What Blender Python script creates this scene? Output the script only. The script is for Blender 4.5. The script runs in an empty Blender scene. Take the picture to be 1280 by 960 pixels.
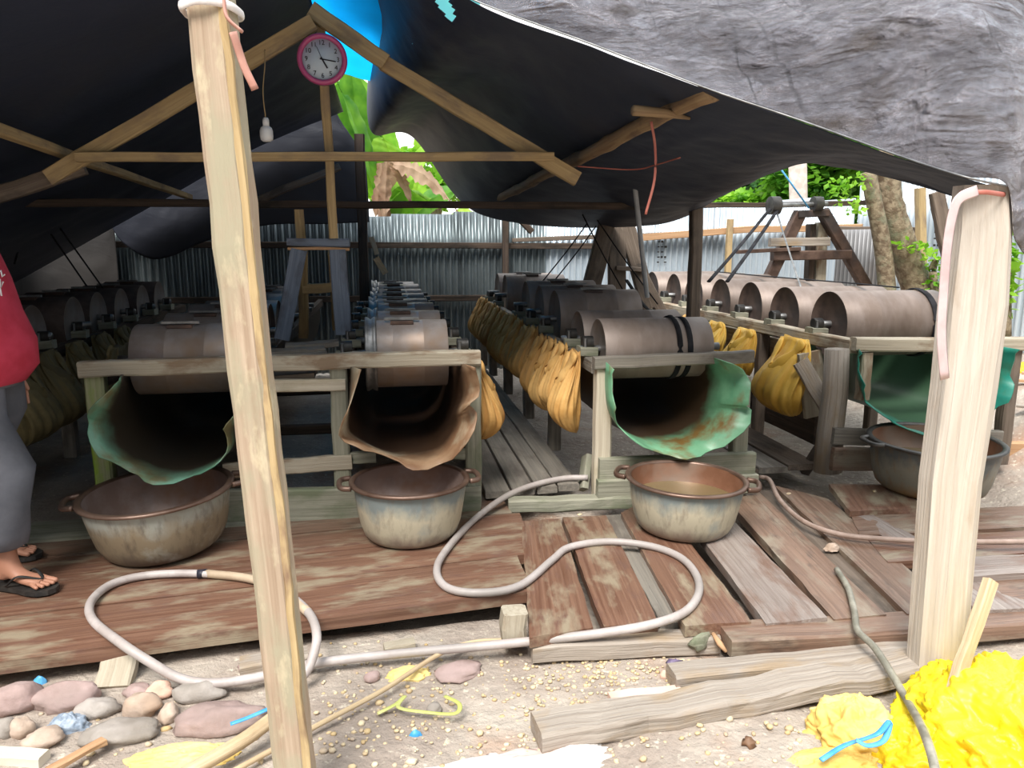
import bpy, math, random
from mathutils import Vector, Matrix, noise
random.seed(7)
C = bpy.context.scene.collection
V = Vector
# ---------------------------------------------------------------- camera
F = 960.0; PITCH = math.radians(10.6); YAW = math.radians(9.5); H = 1.4
cd = bpy.data.cameras.new('camera'); cam = bpy.data.objects.new('camera', cd); C.objects.link(cam)
cd.sensor_width = 36; cd.lens = 27; cd.clip_start = .05; cd.clip_end = 300
cam.location = (0, 0, H); cam.rotation_euler = (math.pi/2-PITCH, 0, -YAW)
bpy.context.scene.camera = cam
# ---------------------------------------------------------------- sky, sun, exposure
w = bpy.data.worlds.new('sky'); bpy.context.scene.world = w; w.use_nodes = True
wn = w.node_tree; wn.nodes.clear()
wo = wn.nodes.new('ShaderNodeOutputWorld'); wb = wn.nodes.new('ShaderNodeBackground')
tc_ = wn.nodes.new('ShaderNodeTexCoord'); nz_ = wn.nodes.new('ShaderNodeTexNoise'); cr_ = wn.nodes.new('ShaderNodeValToRGB')
nz_.inputs['Scale'].default_value = 1.6; nz_.inputs['Detail'].default_value = 4
cr_.color_ramp.elements[0].color = (.80, .90, 1, 1); cr_.color_ramp.elements[1].color = (1, .99, .96, 1)
cr_.color_ramp.elements[0].position = .35; cr_.color_ramp.elements[1].position = .6
wn.links.new(tc_.outputs['Generated'], nz_.inputs['Vector']); wn.links.new(nz_.outputs['Fac'], cr_.inputs['Fac'])
# low sky behind the camera darkened to dim the shed interior, as unseen trees would
sx_ = wn.nodes.new('ShaderNodeSeparateXYZ'); wn.links.new(tc_.outputs['Generated'], sx_.inputs[0])
def wmath(op, a, b):
    n = wn.nodes.new('ShaderNodeMath'); n.operation = op
    for k, v in enumerate((a, b)):
        if isinstance(v, (int, float)): n.inputs[k].default_value = v
        else: wn.links.new(v, n.inputs[k])
    return n.outputs[0]
def wrange(v, a, b):
    n = wn.nodes.new('ShaderNodeMapRange'); wn.links.new(v, n.inputs[0]); n.inputs[1].default_value = a; n.inputs[2].default_value = b; return n.outputs[0]
low_ = wmath('MULTIPLY', wrange(sx_.outputs['Z'], .72, .38), wrange(sx_.outputs['Y'], .35, .0))
lmx_ = wn.nodes.new('ShaderNodeMix'); lmx_.data_type = 'RGBA'; wn.links.new(low_, lmx_.inputs[0]); wn.links.new(cr_.outputs['Color'], lmx_.inputs[6]); lmx_.inputs[7].default_value = (.16, .18, .19, 1)
wn.links.new(lmx_.outputs[2], wb.inputs['Color']); wb.inputs['Strength'].default_value = 1.15
wn.links.new(wb.outputs[0], wo.inputs[0])
sd = bpy.data.lights.new('sun', 'SUN'); sun = bpy.data.objects.new('sun', sd); C.objects.link(sun)
sd.energy = 3.0; sd.angle = math.radians(25); sd.color = (1, .95, .88)
sun.rotation_euler = V((-.28, -.50, .82)).to_track_quat('Z', 'Y').to_euler()
vs = bpy.context.scene.view_settings
vs.view_transform = 'Standard'; vs.look = 'None'; vs.gamma = 1; vs.use_curve_mapping = False; vs.exposure = 0.9

# ---------------------------------------------------------------- projection helpers (pixel ray met by a real plane)
def ray(px, py):
    dx = (px-640)/F; dy = (480-py)/F
    f = math.cos(PITCH)+dy*math.sin(PITCH); u = -math.sin(PITCH)+dy*math.cos(PITCH)
    return V((dx*math.cos(YAW)+f*math.sin(YAW), -dx*math.sin(YAW)+f*math.cos(YAW), u))
def PZ(px, py, z=0):
    r = ray(px, py); return V((0, 0, H))+r*((z-H)/r.z)
def PY(px, py, y):
    r = ray(px, py); return V((0, 0, H))+r*(y/r.y)
def PX(px, py, x):
    r = ray(px, py); return V((0, 0, H))+r*(x/r.x)
def proj(p):
    fw = V((math.sin(YAW)*math.cos(PITCH), math.cos(YAW)*math.cos(PITCH), -math.sin(PITCH)))
    rt = V((math.cos(YAW), -math.sin(YAW), 0)); up = rt.cross(fw)
    d = p-V((0, 0, H)); z = d.dot(fw)
    return (640+F*d.dot(rt)/z, 480-F*d.dot(up)/z)
def rnd(a, b): return random.uniform(a, b)

# ---------------------------------------------------------------- mesh builder
class MB:
    def __init__(s): s.v = []; s.f = []; s.t = []; s.sm = []
    def add(s, vs, fs, ts=None, smooth=True):
        o = len(s.v); s.v += [V(a) for a in vs]; s.t += [V(a) for a in (ts or vs)]
        for f in fs: s.f.append([i+o for i in f]); s.sm.append(smooth)
        return s
    def loft(s, rings, closed=True, cap=True, smooth=True, ts=None):
        n = len(rings[0]); vs = [p for r in rings for p in r]; fs = []
        for i in range(len(rings)-1):
            for j in range(n if closed else n-1):
                k = (j+1) % n; fs.append((i*n+j, i*n+k, (i+1)*n+k, (i+1)*n+j))
        if cap and closed:
            fs.append(list(range(n))[::-1]); fs.append([(len(rings)-1)*n+j for j in range(n)])
        return s.add(vs, fs, ts, smooth)
    def beam(s, p, q, wd, h, up=(0, 0, 1), n=5, jit=.003, ch=.12, taper=1, bow=0):
        p = V(p); q = V(q); d = (q-p); L = d.length; d.normalize()
        up = V(up); sd_ = d.cross(up)
        if sd_.length < 1e-4: sd_ = d.cross(V((0, 1, 0)))
        sd_.normalize(); up = sd_.cross(d).normalized()
        c = min(wd, h)*ch; rings = []; ts = []; off = V((rnd(0, 50), rnd(0, 50), rnd(0, 50)))
        for i in range(n+1):
            t = i/n; k = 1+(taper-1)*t; a = wd/2*k; b = h/2*k
            o = p+d*L*t+sd_*rnd(-jit, jit)+up*(rnd(-jit, jit)+bow*math.sin(math.pi*t))
            r = [(-a+c, -b), (a-c, -b), (a, -b+c), (a, b-c), (a-c, b), (-a+c, b), (-a, b-c), (-a, -b+c)]
            rr = []
            for x, y in r:
                x += rnd(-jit, jit)*.7; y += rnd(-jit, jit)*.7
                rr.append(o+sd_*x+up*y); ts.append(V((L*t, x, y))+off)
            rings.append(rr)
        return s.loft(rings, smooth=False, ts=ts)
    def tube(s, pts, r, n=10, ry=None, up=(0, 0, 1), smooth=True, cap=True, rr=None):
        pts = [V(p) for p in pts]; rings = []; ts = []; L = 0; off = V((rnd(0, 50), rnd(0, 50), 0))
        ry = ry or r; pu = V(up)
        for i, p in enumerate(pts):
            d = (pts[min(i+1, len(pts)-1)]-pts[max(i-1, 0)]).normalized()
            if i: L += (p-pts[i-1]).length
            sd_ = d.cross(pu)
            if sd_.length < 1e-3: sd_ = d.cross(V((.3, 1, .2)))
            sd_.normalize(); u2 = sd_.cross(d).normalized()
            k = rr[i] if rr else 1
            ring = []
            for j in range(n):
                a = 2*math.pi*j/n
                ring.append(p+sd_*math.cos(a)*r*k+u2*math.sin(a)*ry*k); ts.append(V((L, math.cos(a)*r, math.sin(a)*r))+off)
            rings.append(ring)
        return s.loft(rings, cap=cap, smooth=smooth, ts=ts)
    def cyl(s, p, q, r, n=24, r2=None, smooth=True):
        p = V(p); q = V(q); d = (q-p).normalized(); a = d.orthogonal().normalized(); b = d.cross(a)
        r2 = r if r2 is None else r2
        rings = []; ts = []
        for c, rad, t in ((p, r, 0), (q, r2, (q-p).length)):
            rings.append([c+(a*math.cos(2*math.pi*j/n)+b*math.sin(2*math.pi*j/n))*rad for j in range(n)])
            ts += [V((t, math.cos(2*math.pi*j/n)*rad, math.sin(2*math.pi*j/n)*rad)) for j in range(n)]
        o = len(s.v); s.loft(rings, smooth=smooth, cap=False, ts=ts)
        s.add(rings[0], [list(range(n))[::-1]], None, False); s.add(rings[1], [list(range(n))], None, False); return s
    def lathe(s, prof, c=(0, 0, 0), ax='z', n=40, wob=0, cap=False):
        c = V(c); rings = []; ts = []
        for r, h in prof:
            ring = []
            for j in range(n):
                a = 2*math.pi*j/n; k = r*(1+wob*math.sin(3*a+h*9)+wob*.6*math.sin(5*a+1))
                if ax == 'z': q = V((math.cos(a)*k, math.sin(a)*k, h))
                elif ax == 'x': q = V((h, math.cos(a)*k, math.sin(a)*k))
                else: q = V((math.cos(a)*k, h, math.sin(a)*k))
                ring.append(c+q); ts.append(q)
            rings.append(ring)
        return s.loft(rings, cap=cap, ts=ts)
    def blob(s, c, rx, ry, rz, n=12, m=8, rough=.12, rot=0, seed=None):
        c = V(c); o = V((rnd(0, 99), rnd(0, 99), rnd(0, 99))); vs = []; fs = []
        ca, sa = math.cos(rot), math.sin(rot)
        for i in range(m+1):
            th = math.pi*i/m
            for j in range(n):
                a = 2*math.pi*j/n
                q = V((math.sin(th)*math.cos(a), math.sin(th)*math.sin(a), math.cos(th)))
                k = 1+rough*noise.noise(q*1.6+o)*2
                x, y, z = q.x*rx*k, q.y*ry*k, q.z*rz*k
                vs.append(c+V((x*ca-y*sa, x*sa+y*ca, z)))
        for i in range(m):
            for j in range(n):
                k = (j+1) % n; fs.append((i*n+j, (i+1)*n+j, (i+1)*n+k, i*n+k))
        return s.add(vs, fs, [v+o for v in vs])
    def grid(s, fn, nu, nv, keep=None, ts=None):
        vs = [fn(i/nu, j/nv) for j in range(nv+1) for i in range(nu+1)]; fs = []
        for j in range(nv):
            for i in range(nu):
                a = j*(nu+1)+i; f = (a, a+1, a+nu+2, a+nu+1)
                if keep and not keep(sum((vs[k] for k in f), V((0, 0, 0)))/4): continue
                fs.append(f)
        return s.add(vs, fs, ts)
    def build(s, name, m, parent=None, flat=False):
        me = bpy.data.meshes.new(name)
        if parent is None:
            xs = [v.x for v in s.v]; ys = [v.y for v in s.v]; zs = [v.z for v in s.v]
            o = V(((min(xs)+max(xs))/2, (min(ys)+max(ys))/2, min(zs)))
        else:
            r = parent
            while r.parent: r = r.parent
            o = V(r.location)
        me.from_pydata([tuple(v-o) for v in s.v], [], s.f); me.validate()
        at = me.attributes.new('tc', 'FLOAT_VECTOR', 'POINT')
        at.data.foreach_set('vector', [c for t in s.t for c in t])
        if not flat and len(me.polygons) == len(s.f): me.polygons.foreach_set('use_smooth', s.sm)
        me.materials.append(m); ob = bpy.data.objects.new(name, me); C.objects.link(ob)
        if parent is None: ob.location = o
        else: ob.parent = parent
        return ob
def tag(o, label, cat, group=None, kind=None):
    o['label'] = label; o['category'] = cat
    if group: o['group'] = group
    if kind: o['kind'] = kind
    return o
def thing(name, label, cat, loc, group=None):
    o = bpy.data.objects.new(name, None); C.objects.link(o); o.location = loc; o.empty_display_size = .1
    return tag(o, label, cat, group)
def copy_tree(o, parent=None):
    c = o.copy(); C.objects.link(c); c.parent = parent
    for ch in list(o.children): copy_tree(ch, c)
    return c
def struct(o): o['kind'] = 'structure'; return o
def curve(pts, n=8):
    pts = [V(p) for p in pts]; out = []
    P = [pts[0]*2-pts[1]]+pts+[pts[-1]*2-pts[-2]]
    for i in range(1, len(P)-2):
        a, b, c, d = P[i-1:i+3]
        for k in range(n):
            t = k/n
            out.append(.5*((2*b)+(c-a)*t+(2*a-5*b+4*c-d)*t*t+(3*b-a-3*c+d)*t**3))
    out.append(pts[-1]); return out
def fbm(p, o=4): return noise.fractal(p, 1.0, 2.0, o)

# ---------------------------------------------------------------- materials
def base(name):
    m = bpy.data.materials.new(name); m.use_nodes = True; nt = m.node_tree
    return m, nt, nt.nodes['Principled BSDF']
def mixc(nt, fac, a, b):
    n = nt.nodes.new('ShaderNodeMix'); n.data_type = 'RGBA'
    for sock, val in ((n.inputs[0], fac), (n.inputs[6], a), (n.inputs[7], b)):
        if hasattr(val, 'is_linked') or isinstance(val, bpy.types.NodeSocket): nt.links.new(val, sock)
        elif isinstance(val, tuple): sock.default_value = (*val, 1)
        else: sock.default_value = val
    return n.outputs[2]
def nse(nt, scale, vec=(1, 1, 1), detail=5, lo=.4, hi=.62, dist=0, rough=.6):
    a = nt.nodes.new('ShaderNodeAttribute'); a.attribute_name = 'tc'
    mp = nt.nodes.new('ShaderNodeMapping'); mp.inputs['Scale'].default_value = vec
    n = nt.nodes.new('ShaderNodeTexNoise'); n.inputs['Scale'].default_value = scale
    n.inputs['Detail'].default_value = detail; n.inputs['Roughness'].default_value = rough; n.inputs['Distortion'].default_value = dist
    r = nt.nodes.new('ShaderNodeMapRange'); r.inputs[1].default_value = lo; r.inputs[2].default_value = hi
    nt.links.new(a.outputs['Vector'], mp.inputs[0]); nt.links.new(mp.outputs[0], n.inputs['Vector']); nt.links.new(n.outputs['Fac'], r.inputs[0])
    return r.outputs[0]
def bump(nt, bs, h, strength=.3, dist=.01):
    b = nt.nodes.new('ShaderNodeBump'); b.inputs['Strength'].default_value = strength; b.inputs['Distance'].default_value = dist
    nt.links.new(h, b.inputs['Height']); nt.links.new(b.outputs[0], bs.inputs['Normal'])
def wood(name, c1, c2, c3=None, amt=(.5, .65), rough=.75, bmp=.35, spec=.3, dirt=None):
    m, nt, bs = base(name)
    g = nse(nt, 1, (1.2, 55, 55), 6, .35, .68, .6)
    col = mixc(nt, g, c1, c2)
    if c3: col = mixc(nt, nse(nt, 3.2, (1, 2.5, 2.5), 5, *amt), col, c3)
    if dirt: col = mixc(nt, nse(nt, 9, (.8, 2, 2), 6, .55, .7), col, dirt)
    nt.links.new(col, bs.inputs['Base Color'])
    bs.inputs['Roughness'].default_value = rough; bs.inputs['Specular IOR Level'].default_value = spec
    bump(nt, bs, g, bmp, .006); return m
def stained(name, c1, c2, c3=None, s=6, rough=.6, metal=0, bmp=.2, lo=.4, hi=.62, vec=(1, 1, 1), lo3=.5, hi3=.68, s3=2.5, bd=.006):
    m, nt, bs = base(name); g = nse(nt, s, vec, 6, lo, hi)
    col = mixc(nt, g, c1, c2)
    if c3: col = mixc(nt, nse(nt, s3, vec, 4, lo3, hi3), col, c3)
    nt.links.new(col, bs.inputs['Base Color']); bs.inputs['Roughness'].default_value = rough; bs.inputs['Metallic'].default_value = metal
    if bmp: bump(nt, bs, g, bmp, bd)
    return m
def leafmat(name, c1, c2, tr=.5):
    m, nt, bs = base(name); g = nse(nt, 3, (1, 1, 1), 3, .35, .65); col = mixc(nt, g, c1, c2)
    nt.links.new(col, bs.inputs['Base Color']); bs.inputs['Roughness'].default_value = .55
    t = nt.nodes.new('ShaderNodeBsdfTranslucent'); nt.links.new(col, t.inputs[0])
    mx = nt.nodes.new('ShaderNodeMixShader'); mx.inputs[0].default_value = tr
    nt.links.new(bs.outputs[0], mx.inputs[1]); nt.links.new(t.outputs[0], mx.inputs[2])
    nt.links.new(mx.outputs[0], nt.nodes['Material Output'].inputs[0]); return m

W_TRUSS = wood('timber_yellow', (.40, .28, .14), (.54, .40, .21), (.30, .22, .14))
W_PALE = wood('timber_pale', (.50, .43, .33), (.66, .60, .48), (.42, .36, .24), (.52, .7))
W_POLE = wood('timber_pole', (.34, .245, .17), (.50, .39, .29), (.38, .34, .24), (.45, .62), dirt=(.56, .48, .33))
W_WHITE = wood('timber_whitish', (.50, .43, .36), (.64, .58, .51), (.46, .37, .29), (.58, .75), bmp=.5)
W_RAIL = wood('timber_rail', (.36, .31, .235), (.47, .42, .33), (.25, .18, .12), (.5, .62))
W_MOSS = wood('timber_moss', (.24, .235, .18), (.36, .35, .275), (.17, .19, .12), (.5, .68))
W_GREEN = wood('timber_green', (.30, .34, .16), (.42, .42, .26), (.28, .42, .06), (.5, .62))
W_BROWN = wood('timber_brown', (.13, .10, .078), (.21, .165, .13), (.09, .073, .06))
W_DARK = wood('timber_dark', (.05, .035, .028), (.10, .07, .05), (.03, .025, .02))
W_BLUE = wood('timber_bluegrey', (.13, .16, .22), (.20, .24, .31), (.09, .10, .13))
W_DECK = wood('deck_red', (.13, .062, .040), (.23, .128, .085), (.29, .235, .165), (.50, .64), .33, .25, .6, dirt=(.15, .08, .06))
W_DECK2 = wood('deck_brown', (.15, .088, .06), (.26, .165, .118), (.27, .225, .17), (.50, .66), .33, .3, .5, dirt=(.12, .08, .06))
W_DECK3 = wood('deck_grey', (.21, .165, .145), (.34, .29, .26), (.19, .115, .085), (.5, .66), .35, .5, .5)
W_ALLEY = wood('deck_alley', (.17, .155, .135), (.28, .25, .21), (.13, .11, .095), (.5, .66), .5)
W_LOG = wood('timber_driftwood', (.28, .235, .195), (.42, .37, .32), (.33, .25, .17), (.5, .66), bmp=.6)
W_ORANGE = wood('timber_orange', (.42, .24, .13), (.55, .35, .2), None)
W_CANE = wood('cane', (.50, .37, .22), (.64, .51, .34), (.42, .30, .18))
BAMB = wood('bamboo', (.22, .14, .08), (.35, .25, .14), (.15, .10, .07))
DRUM = stained('drum_rust', (.17, .125, .10), (.24, .19, .165), (.12, .085, .065), 7, .5, .25, .15, vec=(1, .5, .5))
DRUM_C = stained('drum_lightened', (.25, .195, .165), (.33, .27, .24), (.19, .14, .11), 7, .55, .15, .15, vec=(1, .5, .5))  # drum rust lightened in colour to offset the shade on the middle rack
DRUM_D = stained('drum_end', (.07, .05, .045), (.13, .09, .075), None, 8, .65, .2)
DRUM_G = stained('drum_grey', (.24, .20, .18), (.33, .30, .29), (.27, .18, .12), 5, .45, .3, .1, s3=2)
STEEL = stained('steel_grey', (.16, .16, .16), (.28, .28, .28), None, 12, .45, .7)
BLKM = stained('black_metal', (.025, .024, .024), (.06, .055, .05), None, 12, .5, .3)
RUBBER = stained('belt_rubber', (.012, .012, .014), (.03, .03, .034), None, 9, .8)
RUSTM = stained('rust_frame', (.07, .04, .03), (.13, .08, .06), (.05, .04, .04), 9, .6, .3)
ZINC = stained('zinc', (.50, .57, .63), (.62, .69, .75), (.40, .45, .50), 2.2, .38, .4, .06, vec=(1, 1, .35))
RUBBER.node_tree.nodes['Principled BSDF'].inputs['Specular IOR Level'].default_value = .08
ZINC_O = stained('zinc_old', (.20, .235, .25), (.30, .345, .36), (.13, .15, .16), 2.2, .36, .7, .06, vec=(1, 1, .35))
ZINC_D = stained('zinc_dull', (.20, .20, .205), (.30, .30, .31), (.20, .17, .15), 2.2, .55, .4, .06, vec=(1, 1, .3))
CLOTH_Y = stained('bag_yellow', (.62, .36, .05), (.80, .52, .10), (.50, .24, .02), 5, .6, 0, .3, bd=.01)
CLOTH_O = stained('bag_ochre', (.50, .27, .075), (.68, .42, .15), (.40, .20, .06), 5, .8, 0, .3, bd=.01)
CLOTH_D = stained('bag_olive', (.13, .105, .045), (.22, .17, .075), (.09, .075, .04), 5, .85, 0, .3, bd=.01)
SACKY = stained('sack_yellow', (.80, .58, .01), (.92, .74, .03), (.75, .46, .01), 6, .45, 0, .5, bd=.01)
SACKP = stained('sack_pale', (.80, .58, .18), (.90, .70, .28), (.65, .42, .10), 6, .7, 0, .4, bd=.01)
RIB_B = stained('ribbon_blue', (.05, .30, .62), (.12, .42, .75), None, 8, .4)
RIB_P = stained('ribbon_pink', (.58, .42, .42), (.68, .54, .54), None, 8, .6)
RIB_S = stained('ribbon_salmon', (.44, .20, .15), (.56, .30, .24), None, 8, .6)
RIB_W = stained('cloth_white', (.70, .66, .64), (.85, .82, .80), (.6, .4, .35), 12, .8)
STR_R = stained('string_red', (.42, .12, .09), (.50, .17, .13), None, 8, .6)
HOSE = stained('hose_grey', (.40, .35, .33), (.52, .47, .45), (.30, .27, .25), 10, .5, 0, .1)
HOSE_B = stained('hose_brown', (.30, .21, .17), (.42, .31, .26), (.22, .16, .13), 8, .5, 0, .1)
HOSE_D = stained('hose_mottled', (.20, .19, .15), (.38, .36, .30), (.12, .12, .10), 14, .5, 0, .1)
TAPE = stained('tape_black', (.02, .02, .03), (.05, .05, .08), None, 8, .5)
ROCK = [stained('rock_%s' % n, a, b, c, 9, .85, 0, .4) for n, a, b, c in (
    ('pink', (.30, .21, .19), (.42, .31, .29), (.25, .19, .17)), ('grey', (.28, .25, .22), (.40, .36, .33), (.22, .19, .16)),
    ('tan', (.42, .32, .25), (.56, .44, .36), (.36, .24, .16)), ('salmon', (.60, .38, .28), (.74, .52, .42), (.45, .30, .24)))]
GRAVEL = stained('gravel', (.50, .36, .18), (.70, .60, .42), (.40, .32, .26), 3, .8, 0, 0, s3=7)
def trough_mat(name, c1, c2, stain, coat_shade, y0, s=5, rough=.42):
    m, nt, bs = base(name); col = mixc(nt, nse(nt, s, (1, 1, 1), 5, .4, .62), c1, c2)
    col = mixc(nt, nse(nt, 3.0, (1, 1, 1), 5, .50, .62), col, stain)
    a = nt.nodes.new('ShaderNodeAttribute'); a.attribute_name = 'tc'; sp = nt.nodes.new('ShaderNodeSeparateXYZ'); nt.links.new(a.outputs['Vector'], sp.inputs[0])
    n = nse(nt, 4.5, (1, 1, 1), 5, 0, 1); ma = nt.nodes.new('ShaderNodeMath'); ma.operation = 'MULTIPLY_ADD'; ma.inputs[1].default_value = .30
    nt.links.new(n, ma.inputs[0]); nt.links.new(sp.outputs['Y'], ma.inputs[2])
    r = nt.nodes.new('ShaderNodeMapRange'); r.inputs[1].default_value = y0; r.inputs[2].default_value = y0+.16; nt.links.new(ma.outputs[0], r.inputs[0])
    col = mixc(nt, r.outputs[0], col, coat_shade)  # dark inner coat: slurry plus painted shade under the drums
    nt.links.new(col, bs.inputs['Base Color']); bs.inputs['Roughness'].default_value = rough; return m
GREEN = stained('trough_green', (.055, .22, .13), (.10, .30, .18), (.10, .075, .035), 6, .42, 0, .05, s3=2.2, lo3=.45, hi3=.6)
GREEN1 = trough_mat('trough_green_slurry_shade', (.10, .24, .16), (.15, .32, .22), (.14, .13, .06), (.040, .030, .020), 3.76)
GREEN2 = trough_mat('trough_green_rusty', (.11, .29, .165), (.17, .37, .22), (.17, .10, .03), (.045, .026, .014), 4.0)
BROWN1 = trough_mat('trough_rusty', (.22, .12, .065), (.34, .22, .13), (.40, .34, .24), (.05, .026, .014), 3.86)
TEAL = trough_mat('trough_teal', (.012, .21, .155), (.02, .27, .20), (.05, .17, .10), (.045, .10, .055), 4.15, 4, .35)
RUSTT = stained('trough_brown', (.17, .085, .04), (.30, .17, .09), (.36, .30, .19), 4, .45, 0, .1, s3=2.4, lo3=.55, hi3=.66)
LEAF = leafmat('leaf_green', (.05, .22, .015), (.18, .42, .03))
LEAFB = leafmat('leaf_bright', (.15, .42, .02), (.38, .65, .06))
LEAFD = leafmat('leaf_dark', (.02, .09, .02), (.07, .20, .04), .35)
LEAFDRY = leafmat('leaf_dry', (.30, .17, .10), (.52, .36, .25), .4)
BARK = stained('bark', (.13, .09, .055), (.30, .24, .16), (.20, .20, .13), 16, .9, 0, .8, s3=9)
BARK_P = stained('bark_pale', (.40, .34, .30), (.55, .50, .45), None, 9, .9)
SKIN = stained('skin', (.42, .19, .12), (.52, .26, .17), None, 8, .55, 0, .05)
SHIRT = stained('shirt_red', (.42, .022, .05), (.50, .035, .075), None, 10, .85)
PANTS = stained('trouser_grey', (.085, .09, .108), (.13, .135, .16), None, 5, .85)
HAIR = stained('hair', (.01, .009, .008), (.02, .018, .016), None, 30, .6)
PIPE = stained('pipe_grey', (.34, .35, .36), (.44, .45, .46), None, 8, .4, 0, 0)
WHITEP = stained('white_plastic', (.70, .72, .74), (.8, .82, .84), None, 8, .35, 0, 0)
PINKP = stained('pink_plastic', (.48, .08, .22), (.54, .10, .26), None, 8, .3, 0, 0)
INK = stained('ink_black', (.02, .02, .03), (.03, .03, .04), None, 8, .6, 0, 0)
CREAMT = stained('tile_cream', (.62, .56, .46), (.70, .64, .54), None, 8, .6)
MESHB = stained('mesh_bluegrey', (.20, .25, .32), (.36, .42, .50), None, 50, .6)

def tarp_mat(name, c1, c2, rough, bs_=.4, bscale=9, c3=None):
    m, nt, bs = base(name)
    a = nse(nt, bscale, (1, 1, 1.6), 7, .25, .75, 1.2, .62)
    b = nse(nt, bscale*.28, (1, 1, 1), 4, .3, .7, 1.5)
    col = mixc(nt, b, c1, c2)
    if c3: col = mixc(nt, nse(nt, 2.1, (1, 1, 3), 5, .52, .66), col, c3)
    nt.links.new(col, bs.inputs['Base Color']); bs.inputs['Roughness'].default_value = rough
    ad = nt.nodes.new('ShaderNodeMath'); ad.operation = 'ADD'; nt.links.new(a, ad.inputs[0]); nt.links.new(b, ad.inputs[1])
    bump(nt, bs, ad.outputs[0], bs_, .03); return m
TARP_DK = tarp_mat('tarp_darkest', (.012, .014, .024), (.017, .02, .032), .55, .10, 2.5)
TARP_IN = tarp_mat('tarp_black', (.020, .028, .050), (.028, .036, .064), .55, .10, 2.5)
TARP_BR = tarp_mat('tarp_brown', (.018, .016, .016), (.028, .024, .022), .7, .1, 2.5)
TARP_OUT, tnt, tbs = base('tarp_silver')
t1 = nse(tnt, 7, (1, 1, 1.5), 8, .2, .8, .4, .68); t2 = nse(tnt, 2.2, (1.2, 1, 2.4), 3, .3, .7, .8); t3 = nse(tnt, 26, (1, 1, 1), 4, .2, .8, .2, .7)
tcol = mixc(tnt, t2, (.19, .175, .187), (.40, .38, .41)); tcol = mixc(tnt, nse(tnt, 1.7, (1, 1, 2.2), 4, .54, .66), tcol, (.14, .112, .098))
tcol = mixc(tnt, nse(tnt, 1, (30, .5, .8), 3, .64, .80), tcol, (.08, .074, .08))
tnt.links.new(tcol, tbs.inputs['Base Color']); tbs.inputs['Roughness'].default_value = .26; tbs.inputs['Metallic'].default_value = .75; tbs.inputs['Specular IOR Level'].default_value = .8
ta = tnt.nodes.new('ShaderNodeMath'); ta.operation = 'MULTIPLY_ADD'; ta.inputs[1].default_value = .6; tnt.links.new(t1, ta.inputs[0]); tnt.links.new(t2, ta.inputs[2])
tb = tnt.nodes.new('ShaderNodeMath'); tb.operation = 'MULTIPLY_ADD'; tb.inputs[1].default_value = .16; tnt.links.new(t3, tb.inputs[0]); tnt.links.new(ta.outputs[0], tb.inputs[2])
bump(tnt, tbs, tb.outputs[0], 1.0, .11)
def tarp_tr(name, c, tr):
    m = leafmat(name, c, tuple(x*1.1 for x in c), tr); return m
TARP_BLUE = tarp_tr('tarp_blue', (.005, .36, .85), .85)
TARP_CYAN = tarp_tr('tarp_cyan', (.25, .85, .85), .85)

# two-tone stained basin: mineral scale band under the rim, brown below, copper-brown inside
def basin_mat(name, top, mid, low):
    m, nt, bs = base(name)
    a = nt.nodes.new('ShaderNodeAttribute'); a.attribute_name = 'tc'; sp = nt.nodes.new('ShaderNodeSeparateXYZ')
    nt.links.new(a.outputs['Vector'], sp.inputs[0])
    n = nse(nt, 9, (1, 1, .6), 6, 0, 1)
    ma = nt.nodes.new('ShaderNodeMath'); ma.operation = 'MULTIPLY_ADD'; ma.inputs[1].default_value = .22
    nt.links.new(n, ma.inputs[0]); nt.links.new(sp.outputs['Z'], ma.inputs[2])
    r = nt.nodes.new('ShaderNodeValToRGB'); nt.links.new(ma.outputs[0], r.inputs[0]); e = r.color_ramp.elements
    e[0].position = .12; e[0].color = (*low, 1); e[1].position = .345; e[1].color = (*top, 1)
    x = e.new(.19); x.color = (*mid, 1); x = e.new(.27); x.color = (*[c*1.12 for c in mid], 1)
    col = mixc(nt, nse(nt, 30, (1, 1, .35), 6, .50, .85), r.outputs[0], tuple(c*.75 for c in low))
    col = mixc(nt, nse(nt, 11, (1, 1, .8), 5, .56, .85), col, tuple(c*1.2 for c in top))
    nt.links.new(col, bs.inputs['Base Color']); bs.inputs['Roughness'].default_value = .55; bs.inputs['Metallic'].default_value = .15
    bump(nt, bs, n, .15, .01); return m
BAS1 = basin_mat('basin_scale_cream', (.22, .26, .26), (.48, .44, .33), (.30, .25, .20))
BAS2 = basin_mat('basin_scale_brown', (.36, .37, .33), (.24, .19, .125), (.13, .10, .075))
BAS3 = basin_mat('basin_scale_dark', (.10, .11, .11), (.22, .21, .17), (.30, .17, .07))
BIN = stained('basin_inner', (.24, .17, .145), (.36, .29, .27), (.28, .15, .09), 4, .45, .3, .1)
BIN_C = stained('basin_inner_copper', (.26, .125, .075), (.38, .20, .13), (.33, .25, .20), 4, .4, .4, .1)
BRIM = stained('basin_rim', (.12, .07, .05), (.20, .13, .10), None, 6, .4, .5, .1)
BRIM_D = stained('basin_rim_dark', (.06, .055, .05), (.12, .11, .10), None, 6, .4, .5, .1)
wm, wnt, wbs = base('muddy_water'); wbs.inputs['Base Color'].default_value = (.16, .12, .06, 1); wbs.inputs['Roughness'].default_value = .06

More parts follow.
